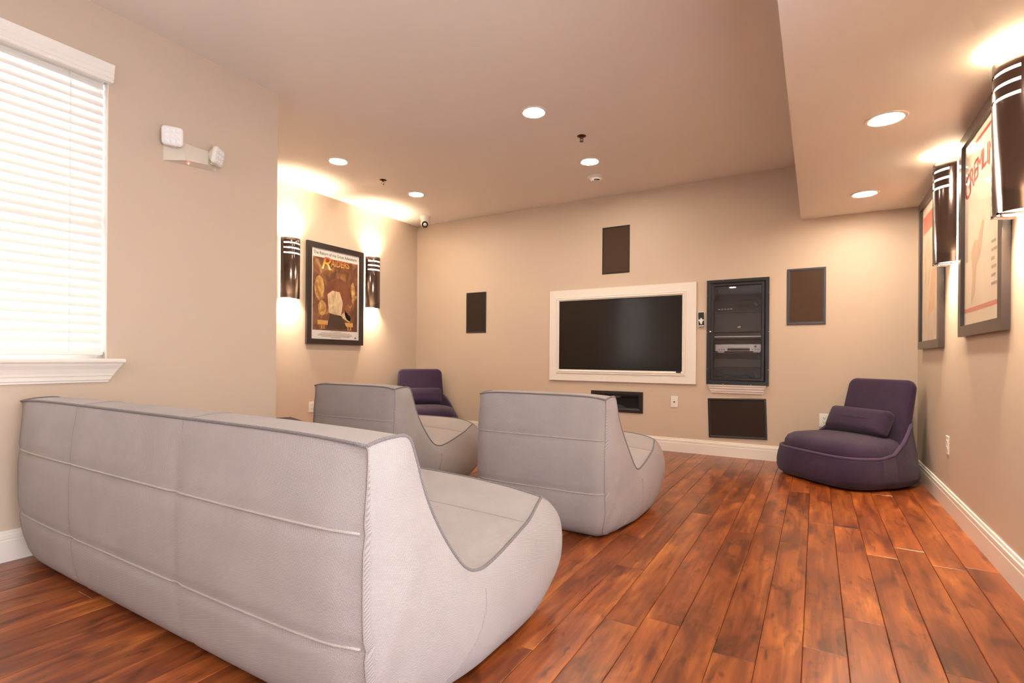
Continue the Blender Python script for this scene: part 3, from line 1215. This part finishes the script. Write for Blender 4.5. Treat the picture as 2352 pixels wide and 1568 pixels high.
# title ink: red at the top running to yellow
m = mat('title_ink', lin(240, 150, 40), 0.5)
nt, N, L, p = nodes(m)
tc = N.new('ShaderNodeTexCoord'); sp = N.new('ShaderNodeSeparateXYZ'); mr = N.new('ShaderNodeMapRange'); rp = N.new('ShaderNodeValToRGB')
mr.inputs['From Min'].default_value = 0.855; mr.inputs['From Max'].default_value = 0.965
rp.color_ramp.elements[0].color = lin(250, 232, 150); rp.color_ramp.elements[1].color = lin(222, 62, 36)
q = rp.color_ramp.elements.new(0.45); q.color = lin(246, 176, 48)
L.new(tc.outputs['Object'], sp.inputs[0]); L.new(sp.outputs[2], mr.inputs['Value']); L.new(mr.outputs[0], rp.inputs[0]); L.new(rp.outputs[0], p.inputs['Base Color'])


def rect(x0, x1, z0_, z1_):
    return [(x0, z0_), (x1, z0_), (x1, z1_), (x0, z1_)]


# the brown one in the alcove
root, iw, ih, zb, yp = poster('black framed film poster with brown painting and red-yellow title in alcove', (XL2, 4.018, 1.085), PI / 2)
pr = flat(root, 'print', rect(-iw / 2, iw / 2, zb, zb + ih), 'print_white', yp)
e1 = yp - 0.0006
X0, X1, Z0, Z1 = -iw * 0.465, iw * 0.465, zb + ih * 0.105, zb + ih * 0.905
flat(pr, 'artwork', rect(X0, X1, Z0, Z1), 'umber_painting', e1)
wz = lambda k: Z0 + (Z1 - Z0) * k
e2, e3, e4 = yp - 0.0010, yp - 0.0014, yp - 0.0018
flat(pr, 'painted_disc', ell(0.03, wz(0.48), 0.20, 0.21), 'rust_disc', e2)
flat(pr, 'painted_patch', ell(-0.23, wz(0.58), 0.065, 0.13), 'amber_patch', e2)
flat(pr, 'painted_patch', ell(0.245, wz(0.57), 0.030, 0.12), 'amber_patch', e2)
flat(pr, 'painted_patch', ell(-0.19, wz(0.30), 0.055, 0.085), 'amber_patch', e2)
flat(pr, 'painted_patch', ell(0.20, wz(0.27), 0.075, 0.10), 'umber_painting', e3)
flat(pr, 'painted_patch', [(-0.10, wz(0.24)), (0.07, wz(0.20)), (0.10, wz(0.40)), (0.05, wz(0.55)), (-0.05, wz(0.56)), (-0.12, wz(0.50))], 'cream_patch', e3)
flat(pr, 'painted_patch', [(-0.13, wz(0.02)), (0.17, wz(0.02)), (0.08, wz(0.21)), (-0.08, wz(0.23))], 'ink_dark_brown', e3)
flat(pr, 'painted_patch', [(0.06, wz(0.20)), (0.20, wz(0.12)), (0.22, wz(0.20)), (0.13, wz(0.29))], 'cream_patch', e3)
flat(pr, 'painted_band', rect(-0.25, -0.11, wz(0.07), wz(0.13)), 'ink_gold', e3)
flat(pr, 'painted_band', rect(0.13, 0.25, wz(0.06), wz(0.12)), 'ink_gold', e3)
for xx in (-0.20, -0.17, 0.17, 0.21):
    flat(pr, 'painted_band', rect(xx, xx + 0.012, wz(0.01), wz(0.065)), 'ink_gold', e3)
flat(pr, 'painted_edge', rect(X0, X1, Z0 - 0.006, Z0), 'ink_black', e2)
lettering('lettering', 'The Return of the Great Adventure.', 0.052, 'ink_black', pr, 0.0, zb + ih * 0.950, e2, width=iw * 0.90)
lettering('lettering', 'R', 0.20, 'title_ink', pr, -0.145, 0.895, e4, width=0.13, shear=0.25)
lettering('lettering', 'AIDERS', 0.105, 'title_ink', pr, 0.055, 0.915, e4, width=0.27, shear=0.15, rot=0.04)
lettering('lettering', 'of the LOST ARK', 0.036, 'ink_rust', pr, 0.09, 0.850, e4, width=0.25)
for k, (ww, zz) in enumerate(((0.16, 0.082), (0.40, 0.066), (0.46, 0.052), (0.50, 0.040), (0.40, 0.028), (0.14, 0.016))):
    flat(pr, 'credit_line', rect(-ww / 2, ww / 2, zb + zz, zb + zz + 0.005), 'ink_grey', e2)
flat(pr, 'print_mark', [(0.272, zb + 0.014), (0.281, zb + 0.014), (0.287, zb + 0.024), (0.293, zb + 0.014), (0.302, zb + 0.014), (0.291, zb + 0.036), (0.283, zb + 0.036)], 'ink_black', e2)

# the cream one on the right wall, near
root, iw, ih, zb, yp = poster('black framed cream film poster with red title beside the nearest lamp', (XR, 3.425, 1.085), -PI / 2, W=0.80)
pr = flat(root, 'print', rect(-iw / 2, iw / 2, zb, zb + ih), 'cream_paper', yp)
e2, e3 = yp - 0.0010, yp - 0.0014
flat(pr, 'red_strapline', rect(-0.23, 0.25, zb + ih * 0.945, zb + ih * 0.962), 'ink_red', e2)
for ch, cx_, dz, sz in zip('GREMLINS', (-0.285, -0.205, -0.13, -0.045, 0.035, 0.09, 0.16, 0.24), (-0.045, -0.02, 0.0, 0.012, 0.02, 0.02, 0.01, -0.02), (0.19, 0.17, 0.155, 0.15, 0.15, 0.15, 0.16, 0.18)):
    lettering('lettering', ch, sz, 'ink_red', pr, cx_, zb + ih * 0.80 + dz, e3, shear=0.1, rot=(0.10 - cx_ * 0.4))
flat(pr, 'painted_patch', [(-0.20, zb + 0.11), (-0.13, zb + 0.16), (-0.10, zb + 0.30), (-0.02, zb + 0.36), (0.04, zb + 0.50), (0.01, zb + 0.52), (-0.07, zb + 0.43), (-0.14, zb + 0.44), (-0.20, zb + 0.38), (-0.17, zb + 0.27)], 'tan_wash', e2)
flat(pr, 'red_band', rect(-iw / 2 + 0.01, iw / 2 - 0.01, zb + 0.070, zb + 0.092), 'ink_pale_red', e2)
for k in range(6):
    flat(pr, 'text_line', rect(0.17, 0.17 + (0.07, 0.09, 0.05, 0.08, 0.07, 0.09)[k], zb + 0.365 - 0.040 * k, zb + 0.379 - 0.040 * k), 'ink_grey', e2)

# the pale one in the right corner
root, iw, ih, zb, yp = poster('black framed pale peach film poster in the right corner behind a lamp', (XR, 4.765, 1.04), -PI / 2, W=0.80, Hh=1.14)
pr = flat(root, 'print', rect(-iw / 2, iw / 2, zb, zb + ih), 'peach_paper', yp)
e2 = yp - 0.0010
flat(pr, 'red_block', rect(-0.30, 0.05, zb + ih * 0.80, zb + ih * 0.93), 'ink_pale_red', e2)
flat(pr, 'painted_patch', [(-0.25, zb + 0.40), (-0.05, zb + 0.42), (0.02, zb + 0.62), (-0.05, zb + 0.76), (-0.18, zb + 0.74), (-0.27, zb + 0.60)], 'cream_patch', e2)
flat(pr, 'painted_patch', [(-0.10, zb + 0.18), (0.14, zb + 0.22), (0.18, zb + 0.50), (0.04, zb + 0.52)], 'orange_wash', e2)

# ------------------------------------------------------------------ TV in its panel frame
tx0, tx1, tz0, tz1 = -2.678, -1.040, 0.6975, 1.7275
sx0, sx1, sz0, sz1 = -2.556, -1.176, 0.826, 1.602
tvf = thing('tv_surround', 'wide white panel frame around the wall television', 'frame', ((tx0 + tx1) / 2, YB, tz0))
lx = lambda v: v - (tx0 + tx1) / 2
lz = lambda v: v - tz0
fo = [(lx(tx0), lz(tz0)), (lx(tx1), lz(tz0)), (lx(tx1), lz(tz1)), (lx(tx0), lz(tz1))]
fi_ = [(lx(sx0 - 0.035), lz(sz0 - 0.045)), (lx(sx1 + 0.035), lz(sz0 - 0.045)), (lx(sx1 + 0.035), lz(sz1 + 0.042)), (lx(sx0 - 0.035), lz(sz1 + 0.042))]
for k in range(4):
    j = (k + 1) % 4
    MB().prism([fo[k], fo[j], fi_[j], fi_[k]], 'y', -0.022, 0).build('frame_board', 'white_trim', tvf)


def ring_mould(root_, rects, nm, m_):
    """rects: list of (x0,x1,z0,z1,y) rings lofted into a moulding"""
    rows_ = [[(a, y, c), (b, y, c), (b, y, d), (a, y, d)] for a, b, c, d, y in rects]
    return MB().grid(rows_, closed_u=True).build(nm, m_, root_, flip=False)


a, b, c, d = fi_[0][0], fi_[1][0], fi_[0][1], fi_[2][1]
ins = lambda q, y: (a + q, b - q, c + q * 1.2, d - q * 1.15, y)
ring_mould(tvf, [ins(-0.002, -0.0225), ins(0.0, -0.030), ins(0.006, -0.031), ins(0.009, -0.026), ins(0.013, -0.026), ins(0.016, -0.033), ins(0.024, -0.033), ins(0.028, -0.027), ins(0.0345, -0.024), ins(0.0345, -0.002)], 'moulding', 'white_trim')
tv = thing('television', 'large black flat television set into the white frame', 'television', ((sx0 + sx1) / 2, YB, sz0))
W_, H_ = (sx1 - sx0), (sz1 - sz0)
MB().box(-W_ / 2, W_ / 2, -0.014, -0.001, 0, H_).build('body', 'tv_bezel', tv)
MB().box(-W_ / 2 + 0.012, W_ / 2 - 0.012, -0.0150, -0.0141, 0.016, H_ - 0.012).build('screen', 'tv_screen', tv)
MB().bbox(W_ / 2 - 0.055, W_ / 2 - 0.008, -0.036, -0.020, -0.018, 0.002, 0.002).build('sensor', 'black_plastic', tv)


# ------------------------------------------------------------------ in-wall speakers and grilles
def grille(name, label, x0, x1, z0_, z1_, fm, cm, bar=0.024, rot=0.0, cat='speaker', group=None):
    root_ = thing(name, label, cat, ((x0 + x1) / 2, YB, (z0_ + z1_) / 2), 0.0, group)
    root_.rotation_euler = (0, rot, 0)
    w2, h2 = (x1 - x0) / 2, (z1_ - z0_) / 2
    rows_ = []
    for q, y in ((0, 0), (0, -0.006), (0.003, -0.009), (bar * 0.6, -0.009), (bar * 0.8, -0.006), (bar, -0.0045), (bar, 0)):
        rows_.append([(-w2 + q, y, -h2 + q), (w2 - q, y, -h2 + q), (w2 - q, y, h2 - q), (-w2 + q, y, h2 - q)])
    MB().grid(rows_, closed_u=True).build('frame', fm, root_, flip=False)
    MB().box(-w2 + bar * 0.9, w2 - bar * 0.9, -0.0042, -0.0002, -h2 + bar * 0.9, h2 - bar * 0.9).build('grille_cloth', cm, root_)
    return root_


G = 'in-wall speakers'
grille('wall_speaker', 'dark brown upright in-wall speaker high above the television', -2.044, -1.735, 1.880, 2.393, 'grille_frame_dark', 'speaker_mesh', 0.014, group=G)
grille('wall_speaker', 'dark upright in-wall speaker left of the television, above corner chair', -3.884, -3.580, 1.265, 1.780, 'grille_frame_dark', 'speaker_mesh_dark', 0.014, group=G)
grille('wall_speaker', 'brown upright in-wall speaker with grey rim near the right corner', -0.237, 0.072, 1.272, 1.789, 'grille_frame', 'speaker_mesh', 0.026, group=G)
grille('wall_grille', 'square dark grille low on the wall under the equipment cabinet', -0.920, -0.398, 0.184, 0.572, 'grille_frame_dark', 'speaker_mesh_dark', 0.022, rot=math.radians(-2.0), cat='grille')

# open wall box under the TV
wb = thing('wall_box', 'open dark media box in the wall below the television', 'wall box', ((LOW_HOLE[0] + LOW_HOLE[1]) / 2, YB, LOW_HOLE[2]))
w2, h2 = (LOW_HOLE[1] - LOW_HOLE[0]) / 2, LOW_HOLE[3] - LOW_HOLE[2]
rows_ = []
for q, y in ((-0.048, 0), (-0.048, -0.009), (-0.044, -0.012), (-0.018, -0.012), (-0.006, -0.005), (0.001, -0.004), (0.001, 0.09)):
    rows_.append([(-w2 + q, y, q), (w2 - q, y, q), (w2 - q, y, h2 - q), (-w2 + q, y, h2 - q)])
MB().grid(rows_, closed_u=True).build('frame', 'grille_frame_dark', wb, flip=False)
MB().box(-w2, w2, 0.088, 0.092, 0, h2).build('back_plate', 'dark_hole', wb)
MB().prism([(0.0, 0.0), (0.10, 0.0), (0.04, 0.028), (0.0, 0.034)], 'y', -0.003, 0.06).build('cable_scoop', 'grille_frame', wb)
MB().prism([(-0.04, h2), (0.06, h2), (0.035, h2 - 0.022), (-0.02, h2 - 0.022)], 'y', -0.004, 0.05).build('cable_hood', 'grille_frame', wb)

# ------------------------------------------------------------------ equipment cabinet in the wall
rx, rz = -0.6615, 0.7025
rk = thing('equipment_cabinet', 'black framed glass-door equipment cabinet set into the back wall', 'cabinet', (rx, YB, rz))
w2, hk = 0.279, 1.0295
rows_ = []
h0 = (RACK_HOLE[0] - rx, RACK_HOLE[1] - rx, RACK_HOLE[2] - rz, RACK_HOLE[3] - rz)
rows_ = [[(-w2, 0, 0), (w2, 0, 0), (w2, 0, hk), (-w2, 0, hk)], [(-w2, -0.012, 0), (w2, -0.012, 0), (w2, -0.012, hk), (-w2, -0.012, hk)],
         [(h0[0] - .008, -0.012, h0[2] - .008), (h0[1] + .008, -0.012, h0[2] - .008), (h0[1] + .008, -0.012, h0[3] + .008), (h0[0] - .008, -0.012, h0[3] + .008)],
         [(h0[0] + .002, -0.008, h0[2] + .002), (h0[1] - .002, -0.008, h0[2] + .002), (h0[1] - .002, -0.008, h0[3] - .002), (h0[0] + .002, -0.008, h0[3] - .002)],
         [(h0[0] + .002, 0.02, h0[2] + .002), (h0[1] - .002, 0.02, h0[2] + .002), (h0[1] - .002, 0.02, h0[3] - .002), (h0[0] + .002, 0.02, h0[3] - .002)]]
MB().grid(rows_, closed_u=True).build('frame', 'black_metal', rk, flip=False)
rows_ = [[(h0[0], 0.02, h0[2]), (h0[1], 0.02, h0[2]), (h0[1], 0.02, h0[3]), (h0[0], 0.02, h0[3])],
         [(h0[0], 0.44, h0[2]), (h0[1], 0.44, h0[2]), (h0[1], 0.44, h0[3]), (h0[0], 0.44, h0[3])]]
bd = MB().grid(rows_, closed_u=True)
bd.add(rows_[1], [(0, 1, 2, 3)])
bd.build('body', 'rack_inside', rk, flip=False)
dr = MB()
q = 0.030
D0 = (h0[0] + .004, h0[1] - .004, h0[2] + .004, h0[3] - .004)
rows_ = []
for s_, y in ((0, 0.010), (0, -0.014), (0.004, -0.017), (0.022, -0.017), (q, -0.010), (q, 0.010)):
    rows_.append([(D0[0] + s_, y, D0[2] + s_), (D0[1] - s_, y, D0[2] + s_), (D0[1] - s_, y, D0[3] - s_), (D0[0] + s_, y, D0[3] - s_)])
door = MB().grid(rows_, closed_u=True).build('door', 'black_metal', rk, flip=False)
MB().box(D0[0] + q - .003, D0[1] - q + .003, -0.006, -0.003, D0[2] + q - .003, D0[3] - q + .003).build('pane', 'rack_glass', door)
MB().lathe([(0.0005, -0.030), (0.008, -0.029), (0.010, -0.024), (0.010, -0.017)], 16, (-0.242, 0, 0.520), 'y').build('latch', 'chrome', door, smooth=True)
for sx_, sz_ in ((-0.130, 1.0225), (0.118, 1.0215), (0.271, 0.875), (0.275, 0.51), (0.273, 0.152), (0.125, 0.006), (-0.124, 0.006), (-0.270, 0.151), (-0.273, 0.512), (-0.275, 0.874)):
    MB().lathe([(0.0003, -0.0155), (0.003, -0.015), (0.0042, -0.012)], 10, (sx_, 0, sz_), 'y').build('screw', 'chrome', rk, smooth=True)
for zz, yy in ((0.708, 0.03), (0.5185, 0.03), (0.4515, 0.03), (0.307, 0.025)):
    MB().box(h0[0] + 0.003, h0[1] - 0.003, yy, 0.42, zz, zz + 0.010).build('shelf', 'shelf_dark', rk)

MB().bbox(h0[0] + 0.004, h0[1] - 0.004, 0.06, 0.42, 0.172, 0.255, 0.003).build('drawer', 'shelf_dark', rk)


def unit(name, label, cat, x0, x1, z_, hgt, depth, y, m_, group='electronics in the wall cabinet'):
    r_ = thing(name, label, cat, ((x0 + x1) / 2, YB + y, z_), 0, group)
    MB().bbox(-(x1 - x0) / 2, (x1 - x0) / 2, 0, depth, 0, hgt, 0.003).build('case', m_, r_)
    return r_, (x1 - x0) / 2


u, hw2 = unit('receiver', 'black stereo receiver with round knob on the top cabinet shelf', 'receiver', -0.872, -0.448, rz + 0.719, 0.105, 0.3, 0.035, 'black_plastic')
MB().lathe([(0.0005, -0.022), (0.024, -0.021), (0.026, -0.016), (0.026, 0.0)], 24, (0.165, 0, 0.052), 'y').build('knob', 'grille_frame', u, smooth=True)
MB().box(-0.03, 0.12, -0.002, 0.0, 0.035, 0.072).build('display', 'dark_hole', u)
for k in range(5):
    MB().box(-0.18 + 0.028 * k, -0.165 + 0.028 * k, -0.003, 0.0, 0.02, 0.028).build('button', 'silver', u)
u, hw2 = unit('amplifier', 'tall plain black amplifier in the middle of the cabinet', 'amplifier', -0.885, -0.44, rz + 0.530, 0.178, 0.3, 0.045, 'shelf_dark')
MB().lathe([(0.0005, -0.018), (0.017, -0.016), (0.019, 0.0)], 20, (0.012, 0, 0.030), 'y').build('knob', 'chrome', u, smooth=True)
u, hw2 = unit('disc_player', 'slim disc player with a bright silver front strip', 'player', -0.885, -0.44, rz + 0.4625, 0.045, 0.3, 0.035, 'black_plastic')
MB().box(-hw2 + 0.004, hw2 - 0.004, -0.002, 0.0, 0.004, 0.014).build('silver_strip', 'silver', u)
u, hw2 = unit('video_recorder', 'silver video cassette recorder on the lower cabinet shelf', 'recorder', -0.866, -0.44, rz + 0.328, 0.068, 0.28, 0.035, 'silver')
MB().box(-0.10, 0.10, -0.002, 0.0, 0.006, 0.028).build('display', 'dark_hole', u)
MB().bbox(-0.095, 0.10, -0.005, 0.0, 0.036, 0.058, 0.002).build('cassette_flap', 'silver', u)
for k in range(3):
    MB().lathe([(0.0005, -0.004), (0.006, -0.003), (0.006, 0)], 12, (-0.175 + 0.022 * k, 0, 0.018), 'y').build('button', 'ink_grey', u)
    MB().lathe([(0.0005, -0.004), (0.006, -0.003), (0.006, 0)], 12, (0.125 + 0.025 * k, 0, 0.018), 'y').build('button', 'ink_grey', u)
MB().lathe([(0.0005, -0.006), (0.011, -0.005), (0.012, 0)], 16, (0.150, 0, 0.046), 'y').build('jog_dial', 'ink_grey', u)
for sx_ in (-0.16, 0.16):
    MB().box(sx_ - 0.03, sx_ + 0.03, 0.005, 0.05, -0.0108, 0).build('foot', 'silver', u)
# loose lead at the bottom of the cabinet
cb_ = MB().tube(catmull([(-0.86, YB + 0.09, 0.775), (-0.78, YB + 0.07, 0.80), (-0.68, YB + 0.06, 0.79), (-0.58, YB + 0.06, 0.80), (-0.54, YB + 0.07, 0.775), (-0.50, YB + 0.10, 0.765)], 40), 0.005, 8).build('cable', 'grille_frame', None, smooth=True)
tag(cb_, 'loose dark cable lying in the bottom of the wall cabinet', 'cable')

# ledge moulding below the cabinet
mo = [(0, 0), (0.045, 0), (0.042, -0.012), (0.036, -0.018), (0.034, -0.034), (0.026, -0.044), (0.025, -0.058), (0.014, -0.062), (0.013, -0.080), (0, -0.082)]
rows_ = []
for p_ in mo:
    k = -p_[1] / 0.082
    rows_.append([(-0.262 + 0.034 * k, -p_[0], p_[1]), (0.262 - 0.034 * k, -p_[0], p_[1])])
mb = MB().grid(rows_)
mb.add([r[1] for r in rows_], [tuple(range(len(rows_)))])
mb.add([r[0] for r in rows_], [tuple(range(len(rows_)))])
struct('trim_1', mb, 'white_trim', loc=(rx - 0.003, YB, 0.7015))


# ------------------------------------------------------------------ plates
def wall_plate(name, label, loc, rotz, kind, w_=0.072, h_=0.116, cat='outlet', group=None):
    r_ = thing(name, label, cat, loc, rotz, group)
    MB().bbox(-w_ / 2, w_ / 2, -0.0065, 0, -h_ / 2, h_ / 2, 0.0025).build('plate', 'white_plastic', r_)
    if kind == 'duplex':
        for zc in (-0.0195, 0.0195):
            s_ = MB()
            pts = [(max(-0.0165, min(0.0165, 0.0205 * math.cos(t))), zc + 0.0145 * math.sin(t)) for t in [2 * PI * k / 28 for k in range(28)]]
            s_.prism(pts, 'y', -0.0085, -0.006)
            f_ = s_.build('socket', 'white_plastic', r_)
            MB().box(-0.0085, -0.0055, -0.0090, -0.0083, zc - 0.001, zc + 0.009).box(0.0055, 0.0085, -0.0090, -0.0083, zc - 0.001, zc + 0.007).box(-0.0028, 0.0028, -0.0090, -0.0083, zc - 0.010, zc - 0.005).build('slot', 'dark_hole', f_)
        MB().lathe([(0.0003, -0.0078), (0.0022, -0.0075), (0.003, -0.0064)], 10, (0, 0, 0), 'y').build('screw', 'white_plastic', r_)
    else:
        MB().bbox(-0.017, 0.017, -0.0080, -0.005, -0.034, 0.034, 0.001).build('insert', 'white_plastic', r_)
        MB().box(-0.008, 0.008, -0.0086, -0.0078, -0.009, 0.003).build('jack', 'dark_hole', r_)
        for zc in (-0.045, 0.045):
            MB().lathe([(0.0003, -0.0078), (0.0022, -0.0075), (0.003, -0.0064)], 10, (0, 0, zc), 'y').build('screw', 'white_plastic', r_)
    return r_


GO = 'white power outlets'
wall_plate('power_outlet', 'white double power outlet on the back wall behind purple chair', (0.0665, YB, 0.4095), 0, 'duplex', 0.077, 0.117, group=GO)
wall_plate('power_outlet', 'white double power outlet low on the right wall', (XR, 4.245, 0.413), -PI / 2, 'duplex', 0.074, 0.116, group=GO)
wall_plate('power_outlet', 'white double power outlet on the alcove wall, half hidden by grey chair', (XL2, 3.712, 0.400), PI / 2, 'duplex', 0.077, 0.118, group=GO)
wall_plate('jack_plate', 'white single jack plate on the wall below the television', (-1.2525, YB, 0.5125), 0, 'jack', 0.070, 0.117, 'wall plate')

# remote in its wall cradle
rc = thing('wall_remote', 'small black remote in a white wall cradle beside the cabinet', 'remote', (-0.995, YB, 1.345))
rc.rotation_euler = (0, math.radians(-2), 0)
MB().bbox(-0.034, 0.032, -0.012, 0, -0.082, 0.078, 0.003).build('cradle', 'white_plastic', rc)
MB().bbox(-0.024, 0.030, -0.022, -0.010, -0.074, 0.074, 0.003).build('body', 'black_plastic', rc)
MB().bbox(-0.005, 0.011, -0.025, -0.021, -0.045, 0.016, 0.001).bbox(-0.022, 0.028, -0.025, -0.021, -0.012, 0.003, 0.001).bbox(-0.013, 0.016, -0.0255, -0.021, -0.027, 0.003, 0.001).build('cross_pad', 'white_plastic', rc)
MB().bbox(-0.020, 0.027, -0.025, -0.021, -0.068, -0.057, 0.001).build('bottom_key', 'white_plastic', rc)


# ------------------------------------------------------------------ ceiling fittings
def downlight(label, loc, group):
    r_ = thing('recessed_light', label, 'ceiling light', loc, 0, group)
    MB().lathe([(0.076, 0.0), (0.076, -0.003), (0.082, -0.006), (0.094, -0.005), (0.098, -0.001), (0.098, 0.0)], 40).build('trim_ring', 'white_plastic', r_, smooth=True, angle=40)
    MB().lathe([(0.0005, -0.0035), (0.040, -0.0035), (0.0758, -0.003)], 40).build('lens', 'lens_glow', r_, smooth=True, flip=False)
    return r_


g1 = 'round recessed ceiling lights'
downlight('round recessed ceiling light nearest the viewer, top centre', (-1.784, 3.305, H), g1)
downlight('round recessed ceiling light above the left alcove lamp', (-3.788, 3.245, H), g1)
downlight('round recessed ceiling light just before the security camera', (-3.800, 4.330, H), g1)
downlight('round recessed ceiling light beside the white smoke detector', (-1.786, 4.385, H), g1)
downlight('nearer round recessed light in the dropped ceiling on the right', (0.312, 3.365, BZ), g1)
downlight('farther round recessed light in the dropped ceiling near the back wall', (0.315, 4.800, BZ), g1)
for i, (xx, yy, zz) in enumerate(((-1.784, -0.9, H), (-1.784, -2.9, H), (0.312, 1.93, BZ), (0.312, 0.49, BZ), (0.312, -0.95, BZ))):
    downlight('round recessed ceiling light out of view, ' + ('above the space behind the sofa', 'farthest back in the room', 'in the dropped ceiling nearest the viewer', 'in the dropped ceiling beside the viewer', 'in the dropped ceiling behind the viewer')[i], (xx, yy, zz), 'recessed lights behind the viewer')


def sprinkler(label, loc):
    r_ = thing('sprinkler_head', label, 'sprinkler', loc, 0.5, 'fire sprinklers')
    MB().lathe([(0.004, -0.010), (0.022, -0.008), (0.036, -0.002), (0.037, 0.0)], 24).build('escutcheon', 'brass_dark', r_, smooth=True)
    MB().lathe([(0.0005, -0.020), (0.010, -0.020), (0.012, -0.014), (0.012, -0.006)], 16).build('body', 'brass_dark', r_, smooth=True, angle=40)
    for s_ in (-1, 1):
        MB().tube([(s_ * 0.010, 0, -0.018), (s_ * 0.013, 0, -0.027), (s_ * 0.009, 0, -0.037), (0.0, 0, -0.043)], 0.0026, 6).build('arm', 'brass_dark', r_, smooth=True)
    MB().lathe([(0.0005, -0.046), (0.014, -0.045), (0.016, -0.0435), (0.0005, -0.043)], 16).build('deflector', 'brass_dark', r_, smooth=True, angle=30)


sprinkler('small brass fire sprinkler between the two middle ceiling lights', (-1.640, 3.850, H))
sprinkler('small brass fire sprinkler between the two left ceiling lights', (-3.790, 3.815, H))

sd = thing('smoke_detector', 'round white smoke detector on the ceiling near the back wall', 'smoke detector', (-1.886, 4.785, H), math.radians(20))
MB().lathe([(0.082, 0.0), (0.083, -0.010), (0.074, -0.016), (0.062, -0.018), (0.048, -0.034), (0.040, -0.044), (0.0005, -0.047)], 40).build('housing', 'white_plastic', sd, smooth=True, angle=35)
for a in (-95, -70, -45):
    t = math.radians(a)
    v_ = MB().box(-0.009, 0.009, -0.003, 0.003, -0.006, 0.006)
    xform(v_, Matrix.Translation((0.0455 * math.cos(t), 0.0455 * math.sin(t), -0.037)) @ Matrix.Rotation(t + PI / 2, 4, 'Z'))
    v_.build('vent', 'dark_hole', sd)

cc = thing('security_camera', 'small white dome security camera on the ceiling by the left corner', 'camera', (-4.30, 5.07, H), math.radians(40))
MB().lathe([(0.062, 0.0), (0.062, -0.018), (0.056, -0.030), (0.050, -0.052), (0.046, -0.07)], 32).build('base', 'white_plastic', cc, smooth=True, angle=40)
sp_ = MB().lathe([(0.0005, -0.052)] + [(0.052 * math.sin(t), -0.052 * math.cos(t)) for t in [PI * k / 16 for k in range(1, 16)]] + [(0.0005, 0.052)], 28)
xform(sp_, Matrix.Translation((0, 0, -0.088)))
sp_.build('turret', 'white_plastic', cc, smooth=True)
ln = MB().lathe([(0.0005, 0.0), (0.034, 0.0), (0.037, 0.003), (0.041, 0.0), (0.041, -0.012)], 28)
xform(ln, Matrix.Translation((0.0, -0.041, -0.112)) @ Matrix.Rotation(math.radians(118), 4, 'X'))
ln.build('lens_ring', 'black_plastic', cc, smooth=True, angle=40)
ln = MB().lathe([(0.0005, 0.007), (0.010, 0.005), (0.013, 0.001)], 20)
xform(ln, Matrix.Translation((0.0, -0.041, -0.112)) @ Matrix.Rotation(math.radians(118), 4, 'X'))
ln.build('lens', 'chrome', cc, smooth=True)

# ------------------------------------------------------------------ emergency light on the window wall
em = thing('emergency_light', 'beige twin-head emergency light on the wall right of the window', 'emergency light', (XL1, 1.645, 2.135), PI / 2)
bk = [(-0.150, -0.085), (0.145, -0.062), (0.145, 0.040), (-0.150, 0.045)]
fr = [(-0.060, -0.066), (0.070, -0.050), (0.070, 0.030), (-0.060, 0.030)]
mb = MB()
mb.grid([[(p_[0], 0, p_[1]) for p_ in bk], [(p_[0], -0.052, p_[1]) for p_ in fr]], closed_u=True)
mb.add([(p_[0], -0.052, p_[1]) for p_ in fr], [(0, 1, 2, 3)])
mb.build('housing', 'beige_plastic', em)
MB().lathe([(0.0003, -0.004), (0.0025, -0.003), (0.003, 0.003)], 10, (-0.03, -0.03, -0.073)).build('indicator', 'red_led', em)


def lamp_head(px, py, pz, az, el):
    mtx = Matrix.Translation((px, py, pz)) @ Matrix.Rotation(az, 4, 'Z') @ Matrix.Rotation(el, 4, 'X')
    a_ = slab(0.104, 0.104, 0.030, 0.020, 0.010)
    xform(a_, mtx @ Matrix.Translation((0, 0, -0.052)))
    h_ = a_.build('lamp_head', 'white_plastic', em, smooth=True, angle=50)
    dm = MB().lathe([(0.048, 0.012), (0.045, 0.026), (0.034, 0.040), (0.018, 0.047), (0.0005, 0.049)], 28, axis='y')
    xform(dm, mtx)
    dm.build('rear_shell', 'beige_plastic', h_, smooth=True)
    for i in range(3):
        for j in range(3):
            cx_, cz_ = -0.028 + 0.028 * j, -0.029 + 0.029 * i
            r_ = 0.0125
            c_ = MB().grid([[(cx_ - r_, -0.0152, cz_ - r_), (cx_ + r_, -0.0152, cz_ - r_), (cx_ + r_, -0.0152, cz_ + r_), (cx_ - r_, -0.0152, cz_ + r_)],
                            [(cx_ - .004, -0.0195, cz_ - .004), (cx_ + .004, -0.0195, cz_ - .004), (cx_ + .004, -0.0195, cz_ + .004), (cx_ - .004, -0.0195, cz_ + .004)]], closed_u=True)
            c_.add([(cx_ - .004, -0.0195, cz_ - .004), (cx_ + .004, -0.0195, cz_ - .004), (cx_ + .004, -0.0195, cz_ + .004), (cx_ - .004, -0.0195, cz_ + .004)], [(0, 1, 2, 3)])
            xform(c_, mtx)
            c_.build('lens_cell', 'lamp_lens', h_, flip=True)
    nk = MB().tube([mtx @ Vector((0, 0.02, -0.02)), Vector((px * 0.85, py * 0.5, pz - 0.045))], 0.016, 12)
    nk.build('neck', 'beige_plastic', h_, smooth=True, angle=40)


lamp_head(-0.138, -0.072, 0.038, math.radians(-30), math.radians(12))
lamp_head(0.120, -0.064, 0.012, math.radians(36), math.radians(10))
